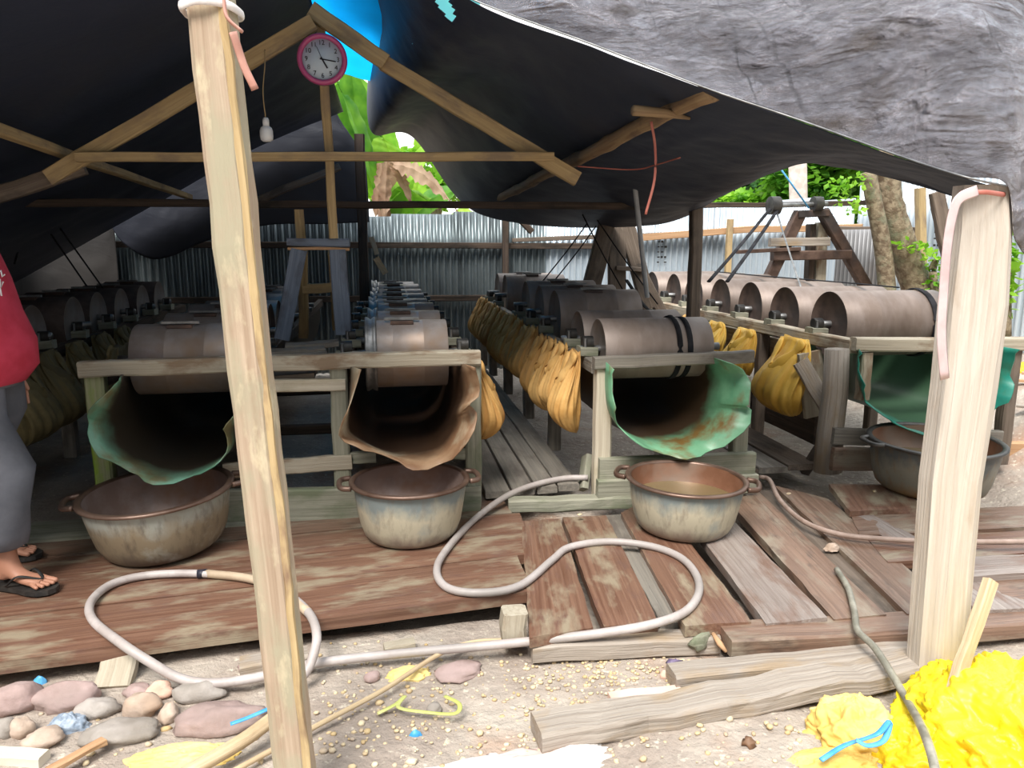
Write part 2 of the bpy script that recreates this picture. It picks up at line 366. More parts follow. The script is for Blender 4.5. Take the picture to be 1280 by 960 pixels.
# ---------------------------------------------------------------- ground
gm, gnt, gbs = base('ground')
gcol = mixc(gnt, nse(gnt, 2.5, (1, 1, 1), 6, .4, .62), (.34, .28, .235), (.46, .40, .34))
gcol = mixc(gnt, nse(gnt, 1.3, (1, 1, 1), 5, .56, .72), gcol, (.40, .24, .16))
gcol = mixc(gnt, nse(gnt, 30, (1, 1, 1), 3, .60, .70), gcol, (.62, .55, .45))
gh = nse(gnt, 18, (1, 1, 1), 8, .2, .8)
gnt.links.new(gcol, gbs.inputs['Base Color']); gbs.inputs['Roughness'].default_value = .9; bump(gnt, gbs, gh, .7, .03)
GZ = -.12
def gheight(x, y):
    z = GZ+.02*fbm(V((x*1.5, y*1.5, 3)))+.008*fbm(V((x*9, y*9, 7)), 3)
    m = max(0, min(1, (x-3.75)/.9))*max(0, min(1, (y-2.9)/1.5)); z += .42*m*(1+.25*fbm(V((x*3, y*3, 1))))
    if y > 10: z += min(1, (y-10)/14)*1.0
    if y > 2.9 and x < 3.7: z -= .05
    return z
def gfn(u, v):
    y = -6+ (v**1.0)*0; return None
b = MB()
xs = [-30, -20, -12, -8]+[-5+i*.09 for i in range(145)]+[9, 12, 20, 32]
ys = [-12, -6, -3, -1]+[.4+i*.06 for i in range(60)]+[4+.15*i for i in range(1, 45)]+[12, 16, 22, 30, 45]
vs_ = [V((x, y, gheight(x, y))) for y in ys for x in xs]; n_ = len(xs)
b.add(vs_, [(j*n_+i, j*n_+i+1, (j+1)*n_+i+1, (j+1)*n_+i) for j in range(len(ys)-1) for i in range(n_-1)])
g_ = b.build('ground', gm); struct(g_); g_['label'] = 'pale stony dirt ground in front of and around the decking'

# ---------------------------------------------------------------- corrugated walls
def corr(name, p0, p1, z0, ztop, m, pitch=.076, amp=.024, parent=None):
    p0 = V(p0); p1 = V(p1); L = (p1-p0).length; d = (p1-p0)/L; nrm = V((-d.y, d.x, 0)); n = int(L/pitch*8)
    b = MB(); vs = []; fs = []
    zs = [0, .25, .5, .75, 1]
    for k, t in enumerate(zs):
        for i in range(n+1):
            s = i/n*L; sheet = int(s/.72); p = p0+d*s+nrm*(amp*math.sin(2*math.pi*s/pitch)+.006*noise.noise(V((s*2, t*2, 0)))+.004*(sheet % 2))
            zt = ztop(s) + (.03*((sheet*37) % 5-2)/2)
            vs.append(V((p.x, p.y, z0+(zt-z0)*t)))
    for k in range(4):
        for i in range(n): a = k*(n+1)+i; fs.append((a, a+1, a+n+2, a+n+1))
    b.add(vs, fs); o = b.build(name, m, parent)
    md = o.modifiers.new('t', 'SOLIDIFY'); md.thickness = .0015; return o
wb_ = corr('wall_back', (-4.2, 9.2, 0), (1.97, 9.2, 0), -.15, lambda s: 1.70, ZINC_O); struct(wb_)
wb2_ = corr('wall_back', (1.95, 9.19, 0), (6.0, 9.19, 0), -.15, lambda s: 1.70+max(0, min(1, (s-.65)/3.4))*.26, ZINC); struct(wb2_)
wr_ = corr('wall_right', (6.0, 9.15, 0), (6.35, 6.0, 0), -.15, lambda s: 2.15, ZINC); struct(wr_)
wd_ = corr('wall_right_end', (6.35, 6.0, 0), (6.9, 3.2, 0), -.15, lambda s: 1.95, ZINC); struct(wd_); wd_.name = 'wall_right'
wl_ = MB(); wl_.grid(lambda u, v: V((-3.75+.08*fbm(V((u*6, v*3, 0))), 1.0+u*8.15, -.1+v*1.75)), 60, 12)
o = wl_.build('wall_left', TARP_BR); struct(o)
# rails and posts nailed to the fence: parts of the wall
def wpart(name, p, q, w_, h_, m, par): MB().beam(p, q, w_, h_).build(name, m, par)
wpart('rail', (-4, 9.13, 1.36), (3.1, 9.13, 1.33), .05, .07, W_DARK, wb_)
wpart('rail', PY(640, 300, 9.12), PY(905, 290, 9.12), .05, .05, W_BROWN, wb_)
wpart('rail', PY(800, 297, 9.08), PY(960, 285, 9.08), .05, .08, W_ORANGE, wb2_)
wpart('rail', PY(955, 287, 9.08), PY(1120, 283, 9.08), .05, .08, W_ORANGE, wb2_)
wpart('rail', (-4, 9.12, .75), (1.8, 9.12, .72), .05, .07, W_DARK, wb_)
wpart('post', PY(913, 274, 9.0), PY(906, 400, 9.0), .07, .07, W_TRUSS, wb2_)
wpart('post', PY(632, 262, 9.05), PY(632, 420, 9.05), .09, .07, W_DARK, wb_)
wpart('post', PY(1150, 235, 7.6) , PY(1152, 420, 7.6), .10, .08, W_TRUSS, wr_)
wpart('rail', PY(1050, 288, 8.6), PY(1150, 290, 7.7), .05, .10, W_BROWN, wr_)
# a duller sheet leaning on the fence
o = corr('zinc_sheet', PY(1046, 300, 8.3).xy.to_3d(), PY(1116, 300, 7.7).xy.to_3d(), .0, lambda s: 1.55, ZINC_D, .05)
tag(o, 'dull grey corrugated sheet leaning on the fence behind the forked tree trunk', 'metal sheet')
def stamp(p, wx, cols, rows, par, dx):
    b = MB()
    for r in range(rows):
        for c in range(cols):
            if random.random() < .25: continue
            q = p+dx*(c*wx*.9)+V((0, 0, -r*wx*1.25)); b.beam(q, q+dx*wx*rnd(.4, .7), .003, wx*rnd(.25, .6), n=1, jit=0)
    b.build('stamp', BLKM, par)
stamp(PY(822, 302, 9.15), .05, 3, 5, wb2_, V((1, 0, 0)))
stamp(V((6.10, 7.85, 1.72)), .06, 4, 6, wr_, V((.11, -.99, 0)))

# ---------------------------------------------------------------- tarpaulins
def lerp_curve(pts, u):
    n = len(pts)-1; x = u*n; i = min(int(x), n-1); t = x-i
    a = pts[max(i-1, 0)]; b_ = pts[i]; c = pts[i+1]; d = pts[min(i+2, n)]
    return .5*((2*b_)+(c-a)*t+(2*a-5*b_+4*c-d)*t*t+(3*b_-a-3*c+d)*t**3)
def patch(name, rows, nu, nv, m, label, amp=.03, fs=1.5, keep=None, thick=.002, anis=(1, 1, 1)):
    def fn(u, v):
        col = [lerp_curve(r, u) for r in rows]; p = lerp_curve(col, v)
        q = V((p.x*fs*anis[0], p.y*fs*anis[1], p.z*fs*anis[2]))
        e = min(1, 8*min(u, 1-u, v, 1-v)+.15)
        return p+V((0, -.5, 1)).normalized()*(amp*fbm(q)+amp*.35*(1-abs(fbm(q*3.1)))) * e
    b = MB().grid(fn, nu, nv, keep); o = b.build(name, m)
    if thick:
        md = o.modifiers.new('t', 'SOLIDIFY'); md.thickness = thick; md.offset = 0
    return tag(o, label, 'tarpaulin')
# left slope over the mill
def zl(x, sag=0): return 2.72-.558*abs(x+.35)
rowsL = [[V((x, y, zl(x)+dz+(.12 if y > 8 and x < -1 else 0))) for x in (-.35, -1.2, -2.1, -3.0, -3.8)] for y, dz in ((2.25, 0), (4.6, .02), (6.5, -.02), (8.6, .0))]
patch('tarpaulin', rowsL, 90, 90, TARP_IN, 'large black tarpaulin roof slope over the left half of the mill', .035, 1.2)
# right slope
near = [PY(*a) for a in ((430, -120, 3.6), (590, 2, 3.4), (740, 60, 3.1), (880, 112, 2.9), (1000, 153, 2.7), (1120, 196, 2.40), (1248, 236, 2.26))]
far = [PY(*a) for a in ((466, 20, 8.0), (462, 160, 8.2), (516, 172, 8.4), (600, 268, 8.4), (815, 282, 6.3), (975, 206, 4.4), (1248, 262, 2.45))]
mid1 = [n*.66+f*.34 for n, f in zip(near, far)]; mid2 = [n*.33+f*.67 for n, f in zip(near, far)]
for i_, (d1, d2) in {1: (.04, .04), 2: (.09, .10), 3: (.12, .15), 4: (.04, .02)}.items(): mid1[i_] += V((0, 0, d1)); mid2[i_] += V((0, 0, d2))
def inpoly(x, y, poly):
    c = False; n = len(poly)
    for i in range(n):
        x1, y1 = poly[i]; x2, y2 = poly[i-1]
        if (y1 > y) != (y2 > y) and x < (x2-x1)*(y-y1)/(y2-y1)+x1: c = not c
    return c
tear = [(532, -20), (556, -12), (570, 20), (562, 27), (546, 6)]
patch('tarpaulin', [near, mid1, mid2, far], 170, 130, TARP_IN, 'black tarpaulin slope seen from below, right of the gable', .03, 1.3,
      keep=lambda c: not inpoly(*proj(c), tear), anis=(1.5, .6, 1))
# outer grey flap
bot = [PY(*a) for a in ((300, -160, 3.7), (430, -75, 3.6), (590, -1, 3.4), (740, 55, 3.1), (880, 109, 2.9), (1000, 150, 2.7), (1120, 193, 2.36), (1200, 219, 2.10), (1257, 232, 2.08), (1268, 300, 2.10), (1292, 335, 2.12))]
off = [V((-.2, 1.5, 1.15)), V((-.2, 1.5, 1.15)), V((-.1, 1.5, 1.15)), V((0, 1.4, 1.15)), V((.1, 1.3, 1.15)), V((.2, 1.2, 1.15)), V((.3, 1.1, 1.15)), V((.4, 1.0, 1.15)), V((.55, .9, 1.15)), V((.9, .8, 1.1)), V((1.3, .7, 1.0))]
r1 = [p+o_*.33+V((0, -.05, .03)) for p, o_ in zip(bot, off)]; r2 = [p+o_*.66+V((0, -.03, .02)) for p, o_ in zip(bot, off)]; r3 = [p+o_ for p, o_ in zip(bot, off)]
patch('tarpaulin', [bot, r1, r2, r3], 240, 110, TARP_OUT, 'wrinkled silvery grey tarpaulin flap hanging over the right front corner', .05, 2.6, thick=.003, anis=(1, 1, 1.5))
b = MB().tube(curve([p+V((0, -.004, -.002)) for p in bot[1:9]], 10), .0035, 8); o = b.build('hem_cord', RIB_W); o.parent = bpy.data.objects['tarpaulin.002']
o.matrix_parent_inverse = Matrix.Translation(-V(bpy.data.objects['tarpaulin.002'].location)); o.data.materials[0] = STEEL
# blue strip on the ridge
b = MB().grid(lambda u, v: V((-.62+u*.85, 3.3+v*4.1+.25*u, 2.86+.04*math.sin(v*9)-.14*abs(u-.4)+.01*fbm(V((u*6, v*9, 0))))), 20, 60)
o = b.build('tarpaulin', TARP_BLUE); tag(o, 'bright blue translucent tarpaulin strip covering the ridge gap above the clock', 'tarpaulin')
b = MB().grid(lambda u, v: PY(515+u*85, -40+v*95, 4.7), 6, 6)
o = b.build('tarpaulin', TARP_CYAN); tag(o, 'small pale cyan plastic scrap showing through the tear in the roof', 'tarpaulin')
# gable curtain at the back left
gl = [(130, 262), (150, 300), (185, 323), (215, 320), (255, 303), (330, 282), (400, 280), (462, 278)]
gt = [(100, 120), (130, 100), (165, 90), (200, 80), (250, 70), (330, 60), (392, 90), (432, 172)]
gt2 = [(110, 180), (135, 185), (170, 190), (205, 190), (252, 180), (330, 165), (410, 170), (455, 195)]
patch('tarpaulin', [[PY(x, y, 8.75) for x, y in r] for r in (gl, gt2, gt)], 90, 50, TARP_DK, 'sagging black tarpaulin curtain closing the back gable, left of the banana plant', .05, 1.5)
# a dark drape at far left back
patch('tarpaulin', [[PY(x, y, 8.95) for x, y in r] for r in ([(-40, 405), (40, 402), (110, 400), (152, 392)], [(-40, 320), (40, 320), (110, 320), (146, 318)], [(-40, 220), (40, 225), (110, 235), (140, 250)])], 40, 30, TARP_BR, 'dark brown tarpaulin sheet covering the fence in the far left corner', .05, 1.5)

# ---------------------------------------------------------------- roof timbers
def PR(px, py, off=.05):   # the point where a sight line meets the underside of the left roof slope
    r = ray(px, py); return V((0, 0, H))+r*((1.515-off)/(r.z-.558*r.x))
t = thing('roof_truss', 'yellowish timber gable truss hanging above the left mill rack, clock at its apex', 'truss', PY(385, 30, 4.6))
MB().beam(PY(-60, 262, 4.6), PY(105, 208, 4.6), .05, .085, n=6, jit=.004).build('rafter', W_BROWN, t)
MB().beam(PY(60, 222, 4.57), PY(392, 28, 4.57), .04, .085, n=8).build('rafter', W_TRUSS, t)
MB().beam(PY(388, 12, 4.62), PY(482, 78, 4.62), .04, .09).build('rafter', W_TRUSS, t)
MB().beam(PY(478, 78, 4.66), PY(722, 224, 4.6), .05, .085, n=8).build('rafter', W_TRUSS, t)
MB().beam(PY(95, 196, 4.52), PY(692, 196, 4.52), .04, .05, n=10, jit=.002).build('tie_beam', W_TRUSS, t)
MB().beam(PY(400, 20, 4.66), PY(418, 298, 4.66), .05, .05, up=(0, 1, 0)).build('king_post', W_TRUSS, t)
def timber(name, label, p, q, w_, h_, m, cat='timber', up=(0, 0, 1), n=6, jit=.004, group=None, bow=0, taper=1):
    return tag(MB().beam(p, q, w_, h_, up, n, jit, bow=bow, taper=taper).build(name, m), label, cat, group)
timber('roof_pole', 'thin pale roof pole crossing the truss at far left, sloping down to the right', PR(-40, 150, .09), PR(236, 246, .10), .06, .05, W_TRUSS)
timber('roof_pole', 'dim rafter rising from the tie beam level behind the hanging bulb', PY(318, 252, 7.0), PY(425, 208, 7.0), .06, .06, W_BROWN)
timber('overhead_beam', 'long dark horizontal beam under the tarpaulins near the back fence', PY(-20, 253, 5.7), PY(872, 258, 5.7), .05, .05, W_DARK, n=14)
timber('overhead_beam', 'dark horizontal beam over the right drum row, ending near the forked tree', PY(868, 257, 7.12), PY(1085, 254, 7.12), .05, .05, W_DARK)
timber('dark_post', 'dark wooden post standing between the middle and right drum rows', PY(871, 252, 5.6), PY(866, 425, 5.6), .085, .085, W_BROWN, 'post', (0, 1, 0))
timber('dark_post', 'black post behind the blue grey trestle, right of the clock', PY(449, 168, 8.0), PY(457, 400, 8.0), .10, .1, W_DARK, 'post', (0, 1, 0))
timber('side_rafter', 'faint dim rafter under the right roof slope behind the bamboo pole', PY(585, 205, 8.0), PY(665, 290, 8.0), .06, .06, W_DARK)
# bamboo
t = thing('bamboo_pole', 'brown bamboo pole carrying the right roof slope, tilted up to the flap edge', 'pole', PY(750, 190, 4.2))
a, c = PY(615, 252, 8.0), PY(892, 112, 2.93); pts = [a.lerp(c, i/40)+V((0, 0, .006*math.sin(i*.4))) for i in range(41)]
MB().tube(pts, .038, 14, rr=[1+(.18 if i % 5 == 0 else 0) for i in range(41)]).build('culm', BAMB, t)
tag(MB().tube([PY(792, 138, 3.2), PY(830, 141, 3.25), PY(862, 148, 3.3)], .02, 10, rr=[1.1, 1, .3]).build('wood_peg', BAMB), 'short pointed wooden peg lashed across the bamboo pole', 'peg')
tag(MB().cyl(PY(788, 182, 5.2), PY(809, 372, 5.2), .017, 12).build('metal_pipe', PIPE), 'thin pale grey pipe standing upright beside the dark trestle', 'pipe')
tag(MB().tube(curve([PY(814, 152, 3.3), PY(819, 185, 3.3), PY(818, 225, 3.3), PY(807, 268, 3.3)]), .006, 8).build('red_cord', STR_R), 'red cord hanging down from the bamboo pole', 'cord')
tag(MB().tube(curve([PY(722, 208, 4.55), PY(790, 212, 4.4), PY(820, 206, 4.2), PY(850, 197, 3.9)]), .004, 6).build('red_cord', STR_R), 'thin reddish line strung from the truss end to the right', 'cord')

# ---------------------------------------------------------------- clock
cc = PY(403, 75, 4.48); t = thing('wall_clock', 'round wall clock with a pink plastic rim and white face', 'clock', cc)
MB().lathe([(.09, 0), (.132, 0), (.132, -.02), (.125, -.035), (.110, -.035), (.104, -.022), (.104, -.012)], cc, 'y', 48).build('rim', PINKP, t)
MB().lathe([(.001, -.014), (.106, -.014), (.106, 0), (.001, 0)], cc, 'y', 48).build('face', stained('dial_bluish', (.50, .62, .72), (.54, .66, .76), None, 8, .5, 0, 0), t)
for k in range(1, 13):
    a = math.radians(90-30*k); cu = bpy.data.curves.new('numeral', 'FONT'); cu.body = str(k); cu.size = .034; cu.extrude = .0008
    cu.align_x = 'CENTER'; cu.align_y = 'CENTER'; to = bpy.data.objects.new('tmp', cu); C.objects.link(to)
    bpy.context.view_layer.update(); me = bpy.data.meshes.new_from_object(to.evaluated_get(bpy.context.evaluated_depsgraph_get()))
    bpy.data.objects.remove(to); me.materials.clear(); me.materials.append(INK)
    no = bpy.data.objects.new('numeral', me); C.objects.link(no); no.parent = t
    no.location = (.083*math.cos(a), -.0165, .083*math.sin(a)); no.rotation_euler = (math.pi/2, 0, 0)
for nm, ang, L, wd in (('hour_hand', -60, .052, .008), ('minute_hand', -8, .072, .006), ('second_hand', 113, .07, .002)):
    a = math.radians(ang); d = V((math.cos(a), 0, math.sin(a)))
    MB().beam(cc+V((0, -.019, 0))-d*.012, cc+V((0, -.019, 0))+d*L, .002, wd, up=(-d.z, 0, d.x), n=1, jit=0).build(nm, INK, t)
tag(MB().beam(PY(464, 296, 6.5), PY(471, 318, 6.5), .04, .03, up=(0, 1, 0), n=3).build('split_stick', W_RAIL), 'short split stick hanging beside the black post', 'stick')
tag(MB().beam(PY(470, 322, 6.48), PY(482, 342, 6.48), .05, .03, up=(0, 1, 0), n=3).build('split_stick', W_CANE), 'lower tan split stick hanging beside the black post', 'stick')
# bulb
bc = PY(333, 165, 4.4); t = thing('light_bulb', 'unlit white light bulb hanging on a thin cord from the truss', 'light bulb', bc)
MB().lathe([(.001, -.05), (.02, -.049), (.031, -.04), (.034, -.022), (.034, .005), (.028, .022), (.016, .03), (.015, .034)], bc, n=24).build('globe', WHITEP, t)
MB().lathe([(.001, .03), (.017, .03), (.017, .06), (.012, .072), (.001, .075)], bc, n=20).build('socket', WHITEP, t)
MB().tube(curve([bc+V((0, 0, .07)), bc+V((-.006, 0, .2)), PY(331, 82, 4.45), PY(331, 62, 4.5)]), .003, 6).build('cord', W_TRUSS, t)

# ---------------------------------------------------------------- decking
def plank(label, q, m, th=.045, z=0, name='deck_plank', group=None):
    """q: four corners seen from above (front-left, front-right, back-right, back-left) as pixels on height z"""
    c = [PZ(x, y, z) for x, y in q]; nu, nv = 14, 4
    L = (c[1]-c[0]).length; Wd = (c[3]-c[0]).length; off = V((rnd(0, 50), rnd(0, 50), 0))
    longu = L > Wd; vs = []; ts = []; fs = []
    if not longu: nu, nv = 4, 14
    for lay in (0, 1):
        for j in range(nv+1):
            for i in range(nu+1):
                u, v = i/nu, j/nv; p = c[0].lerp(c[1], u).lerp(c[3].lerp(c[2], u), v)
                e = (i in (0, nu)) or (j in (0, nv))
                p = p+V((0, 0, -th if lay else (-.004 if e else 0)+.003*fbm(V((p.x*4, p.y*4, off.x)))))
                if e: p += V((rnd(-.003, .003), rnd(-.003, .003), 0))
                vs.append(p); ts.append(V(((u*L, v*Wd, p.z) if longu else (v*Wd, u*L, p.z)))+off)
    N = (nu+1)*(nv+1)
    for j in range(nv):
        for i in range(nu):
            a = j*(nu+1)+i; fs.append((a, a+1, a+nu+2, a+nu+1)); fs.append((N+a, N+a+nu+1, N+a+nu+2, N+a+1))
    per = [(i, 0) for i in range(nu)]+[(nu, j) for j in range(nv)]+[(i, nv) for i in range(nu, 0, -1)]+[(0, j) for j in range(nv, 0, -1)]
    for k in range(len(per)):
        a = per[k][1]*(nu+1)+per[k][0]; b2 = per[(k+1) % len(per)]; b2 = b2[1]*(nu+1)+b2[0]; fs.append((a, N+a, N+b2, b2))
    b = MB(); b.add(vs, fs, ts, False); o = b.build(name, m)
    return tag(o, label, 'plank', group)
plank('wide wet reddish plank at the front edge of the left deck', [(-160, 846), (667, 737), (646, 693), (-160, 790)], W_DECK, .055, .0)
plank('second reddish plank from the front edge of the left deck, ending beside the grey hose', [(-160, 788), (656, 692), (657, 662), (-160, 752)], W_DECK, .05, -.003)
plank('third reddish plank of the left deck, under the fronts of the two left basins', [(-160, 750), (656, 661), (650, 640), (-160, 718)], W_DECK, .05, .0)
plank('fourth plank of the left deck, right under the two left basins', [(-160, 716), (640, 640), (625, 618), (-160, 690)], W_DECK2, .05, -.004)
plank('greyish green plank at the back of the left deck by the standing person', [(-120, 688), (330, 652), (310, 634), (-110, 662)], W_MOSS, .05, .012)
mids = [([(662, 796), (742, 783), (700, 647), (652, 650)], W_DECK, 'reddish plank beside the ends of the left deck planks'),
        ([(754, 782), (823, 776), (758, 643), (703, 646)], W_DECK, 'reddish plank right of the narrow black gap, crossed by the grey hose'),
        ([(856, 782), (940, 776), (818, 620), (776, 640)], W_DECK, 'reddish plank with its back end under the middle basin'),
        ([(958, 778), (1035, 771), (880, 612), (836, 616)], W_DECK3, 'greyish worn plank running out from the right side of the middle basin'),
        ([(1043, 772), (1108, 767), (945, 610), (900, 614)], W_DECK2, 'brown plank crossed by the curved end of the mottled hose'),
        ([(1134, 766), (1195, 762), (1035, 622), (968, 606)], W_DECK2, 'brown plank just left of the whitish front post'),
        ([(1222, 762), (1300, 758), (1090, 640), (1044, 624)], W_DECK3, 'wet grey plank passing behind the whitish front post')]
for q, m, l in mids: plank(l, q, m, .045, .0 if m != W_DECK2 else -.006)
plank('lower grey board sunk in the wide gap between the planks under the grey hose', [(826, 778), (858, 776), (780, 642), (757, 643)], W_ALLEY, .03, -.03)
plank('dark brown sunken board left of the whitish front post', [(1106, 768), (1136, 766), (975, 612), (946, 612)], W_BROWN, .03, -.035)
plank('short reddish plank lying in front of the right rack', [(1062, 638), (1160, 634), (1150, 604), (1036, 604)], W_DECK, .035, .03)
plank('brown plank under the right basin', [(1075, 668), (1400, 652), (1380, 628), (1062, 640)], W_DECK2, .04, .0)
plank('wet reddish plank in front of the right basin at the frame edge', [(1110, 702), (1400, 682), (1400, 656), (1084, 672)], W_DECK, .04, .002)
plank('pale wet plank end right of the whitish post, crossed by the brown hose', [(1205, 720), (1420, 706), (1420, 684), (1190, 696)], W_DECK3, .06, .03)
plank('dark plank in the right corner of the decking by the leaning stick', [(1215, 752), (1420, 738), (1420, 712), (1205, 724)], W_DECK2, .05, .0)
# alley between racks
for k, (x0, x1) in enumerate(((.52, .66), (.675, .80), (.815, .93), (.94, 1.06))):
    b = MB().beam(((x0+x1)/2-.0, 3.98+.02*k, .03), ((x0+x1)/2+.01, 9.0, .03), x1-x0, .04, n=14, jit=.002)
    tag(b.build('alley_plank', W_ALLEY), 'long dark alley plank, %s of the four between left and middle racks' % ('first from the left', 'second from the left', 'third from the left', 'rightmost')[k], 'plank', 'planks of the alley between racks')
for k, (x0, x1, m) in enumerate(((2.06, 2.24, W_BROWN), (2.26, 2.45, W_ALLEY), (2.47, 2.68, W_BROWN))):
    tag(MB().beam(((x0+x1)/2, 4.22+.03*k, .0), ((x0+x1)/2+.02, 8.9, .0), x1-x0, .04, n=14, jit=.002).build('alley_plank', m), 'long plank between middle and right racks, %s of three' % ('leftmost', 'middle', 'rightmost')[k], 'plank')
timber('sleeper_beam', 'mossy sleeper beam carrying the near ends of the alley planks', PZ(636, 634, .0)+V((0, .03, 0)), PZ(800, 628, .0)+V((0, .03, 0)), .08, .07, W_MOSS)
timber('front_beam', 'brown squared beam along the front of the right decking', PZ(905, 800, -.05), PZ(1400, 768, -.05), .15, .07, W_DECK2, n=8)
timber('front_beam', 'tan squared beam lying on the dirt below the right decking', PZ(838, 848, -.09), PZ(1150, 818, -.09), .10, .07, W_LOG, n=8)
timber('front_beam', 'dirt stained beam under the plank ends right of the left deck', PZ(664, 812, -.08), PZ(896, 800, -.08), .09, .07, W_LOG, n=6)
timber('weathered_log', 'long weathered split log lying across the dirt up to the whitish post', PZ(670, 916, -.09), PZ(1150, 832, -.07), .13, .06, W_LOG, n=16, jit=.008)
timber('deck_joist', 'dark joist under the front edge of the left deck', V((-2.4, 2.75, -.07)), V((.5, 2.98, -.07)), .06, .05, W_DARK)
timber('deck_block', 'slanted tan wooden block propping the left deck above the stones', PZ(140, 862, -.13), PZ(152, 815, -.05), .12, .05, W_RAIL, n=2)
timber('deck_block', 'small wooden block under the right corner of the left deck', PY(642, 800, 2.62), PY(642, 762, 2.62), .09, .09, W_RAIL, up=(0, 1, 0), n=2)
timber('deck_block', 'flat wooden offcut on the dirt behind the long grey hose', PZ(480, 812, -.1), PZ(518, 806, -.1), .05, .04, W_RAIL, n=2)
timber('deck_block', 'wooden block beneath the left deck behind the tilted pole', PZ(300, 836, -.09), PZ(385, 822, -.09), .08, .06, W_LOG, n=2)

# ---------------------------------------------------------------- racks
def rack(label, loc): return thing('timber_rack', label, 'rack', loc)
RZ = .79
# far left rack A
A = rack('dark timber rack under the far left row of drums', (-2.3, 6, 0))
for x in (-2.05, -2.62):
    MB().beam((x, 4.2, RZ-.08), (x, 8.4, RZ-.08), .06, .08).build('rail', W_DARK, A)
    for y in (4.3, 5.3, 6.3, 7.3, 8.2): MB().beam((x, y, 0), (x, y, RZ-.12), .08, .08, up=(0, 1, 0)).build('post', W_ALLEY, A)
for y in (4.25, 6.3, 8.3): MB().beam((-2.7, y, .48), (-1.95, y, .48), .05, .07).build('crosspiece', W_DARK, A)
# left double rack B
B = rack('wide timber rack carrying two drum rows behind the two left basins', (-.5, 5.5, 0))
Y0 = 3.87
MB().beam(PY(100, 461, Y0), PY(600, 446, Y0), .07, .075, n=12).build('rail', W_RAIL, B)
for x0, x1, yt, yb, m in ((107, 131, 462, 612, W_GREEN), (411, 434, 455, 640, W_MOSS), (580, 600, 450, 640, W_MOSS)):
    xm = (x0+x1)/2; p = PY(xm, yt, Y0+.03); MB().beam(p, (p.x, p.y, 0), .085, .08, up=(0, 1, 0), n=5).build('post', m, B)
MB().beam(PY(335, 483, Y0), PY(432, 480, Y0), .04, .06).build('crosspiece', W_PALE, B)
MB().beam(PY(280, 588, Y0), PY(440, 577, Y0), .04, .075).build('crosspiece', W_RAIL, B)
MB().beam(PY(430, 573, Y0+.02), PY(470, 571, Y0+.02), .04, .06, n=2).build('crosspiece', W_MOSS, B)
MB().beam(PY(566, 567, Y0+.02), PY(590, 566, Y0+.02), .04, .06, n=2).build('crosspiece', W_MOSS, B)
MB().beam(PY(285, 634, Y0-.0), PY(600, 628, Y0-.0), .05, .19, n=8).build('base_board', W_MOSS, B)
for x in (-1.36, -.68, -.2, .42):
    MB().beam((x, 3.92, RZ-.06), (x, 8.7, RZ-.06), .05, .07, n=8).build('rail', W_DARK, B)
for x in (-1.36, .42):
    for y in (5.0, 6.2, 7.4, 8.6): MB().beam((x, y, 0), (x, y, RZ-.1), .08, .08, up=(0, 1, 0)).build('post', W_ALLEY, B)
for y in (4.9, 6.2, 7.5): MB().beam((-1.45, y, .22), (.48, y, .22), .06, .06, n=6).build('crosspiece', W_DARK, B)
for x, y, l in ((-.45, 4.1, .3), (-.5, 4.35, .34), (-.42, 4.6, .3)): MB().beam((x-l/2, y, RZ+.0), (x+l/2, y+.03, RZ+.01), .14, .03).build('board', W_ALLEY, B)
MB().beam(PY(330, 470, 4.0), PY(395, 466, 4.0), .2, .03).build('board', W_BROWN, B)
# middle rack C
Cc = rack('timber rack with mossy front boards behind the middle basin', (1.55, 5.5, 0))
Y1 = 3.9
MB().beam(PY(742, 454, Y1), PY(940, 445, Y1), .06, .065, n=8).build('rail', W_ALLEY, Cc)
for x0, x1, m, yt in ((743, 766, W_PALE, 455), (918, 936, W_MOSS, 470)):
    p = PY((x0+x1)/2, yt, Y1+.03); MB().beam(p, (p.x, p.y, 0), .09, .08, up=(0, 1, 0)).build('post', m, Cc)
MB().beam(PY(748, 586, Y1-.02), PY(942, 578, Y1-.02), .05, .12, n=6).build('base_board', W_MOSS, Cc)
MB().beam(PY(746, 612, Y1-.05), PY(945, 604, Y1-.05), .05, .11, n=6).build('base_board', W_MOSS, Cc)
MB().beam(PZ(728, 612, 0), PZ(728, 612, 0)+V((.05, .1, .17)), .04, .09, up=(0, 1, 0), n=2).build('wedge', W_MOSS, Cc)
for x in (1.12, 1.87): MB().beam((x, 3.95, RZ-.06), (x, 8.7, RZ-.06), .05, .07, n=8).build('rail', W_ALLEY, Cc)
for y in (4.95, 5.9, 6.9, 7.9, 8.6):
    for x in (1.12, 1.87): MB().beam((x, y, 0), (x, y, RZ-.1), .08, .08, up=(0, 1, 0)).build('post', W_ALLEY, Cc)
# right rack D
D = rack('timber rack of the right drum row, with a rough trunk post and teal trough', (3.3, 5.8, 0))
MB().beam(PX(1068, 433, 2.78), (2.78, 8.6, .74), .07, .085, n=10).build('rail', W_RAIL, D)
MB().beam((3.72, 4.2, .76), (3.72, 8.6, .76), .07, .08, n=8).build('rail', W_BROWN, D)
MB().beam(PY(1066, 430, 4.15), PY(1400, 430, 4.1), .07, .08, n=8).build('rail', W_RAIL, D)
p = PY(1046, 440, 4.18); MB().tube([(p.x, 4.18, 0), (p.x-.01, 4.17, .25), (p.x+.01, 4.18, .5), (p.x, 4.18, .76)], .08, 10, ry=.07, up=(0, 1, 0), rr=[1.12, 1, .97, .92]).build('trunk_post', W_LOG, D)
p = PY(1082, 440, 4.16); MB().beam(p, (p.x, 4.16, .45), .07, .07, up=(0, 1, 0)).build('post', W_RAIL, D)
MB().beam((3.85, 4.15, .75), (3.85, 4.15, 0), .08, .08, up=(0, 1, 0)).build('post', W_BROWN, D)
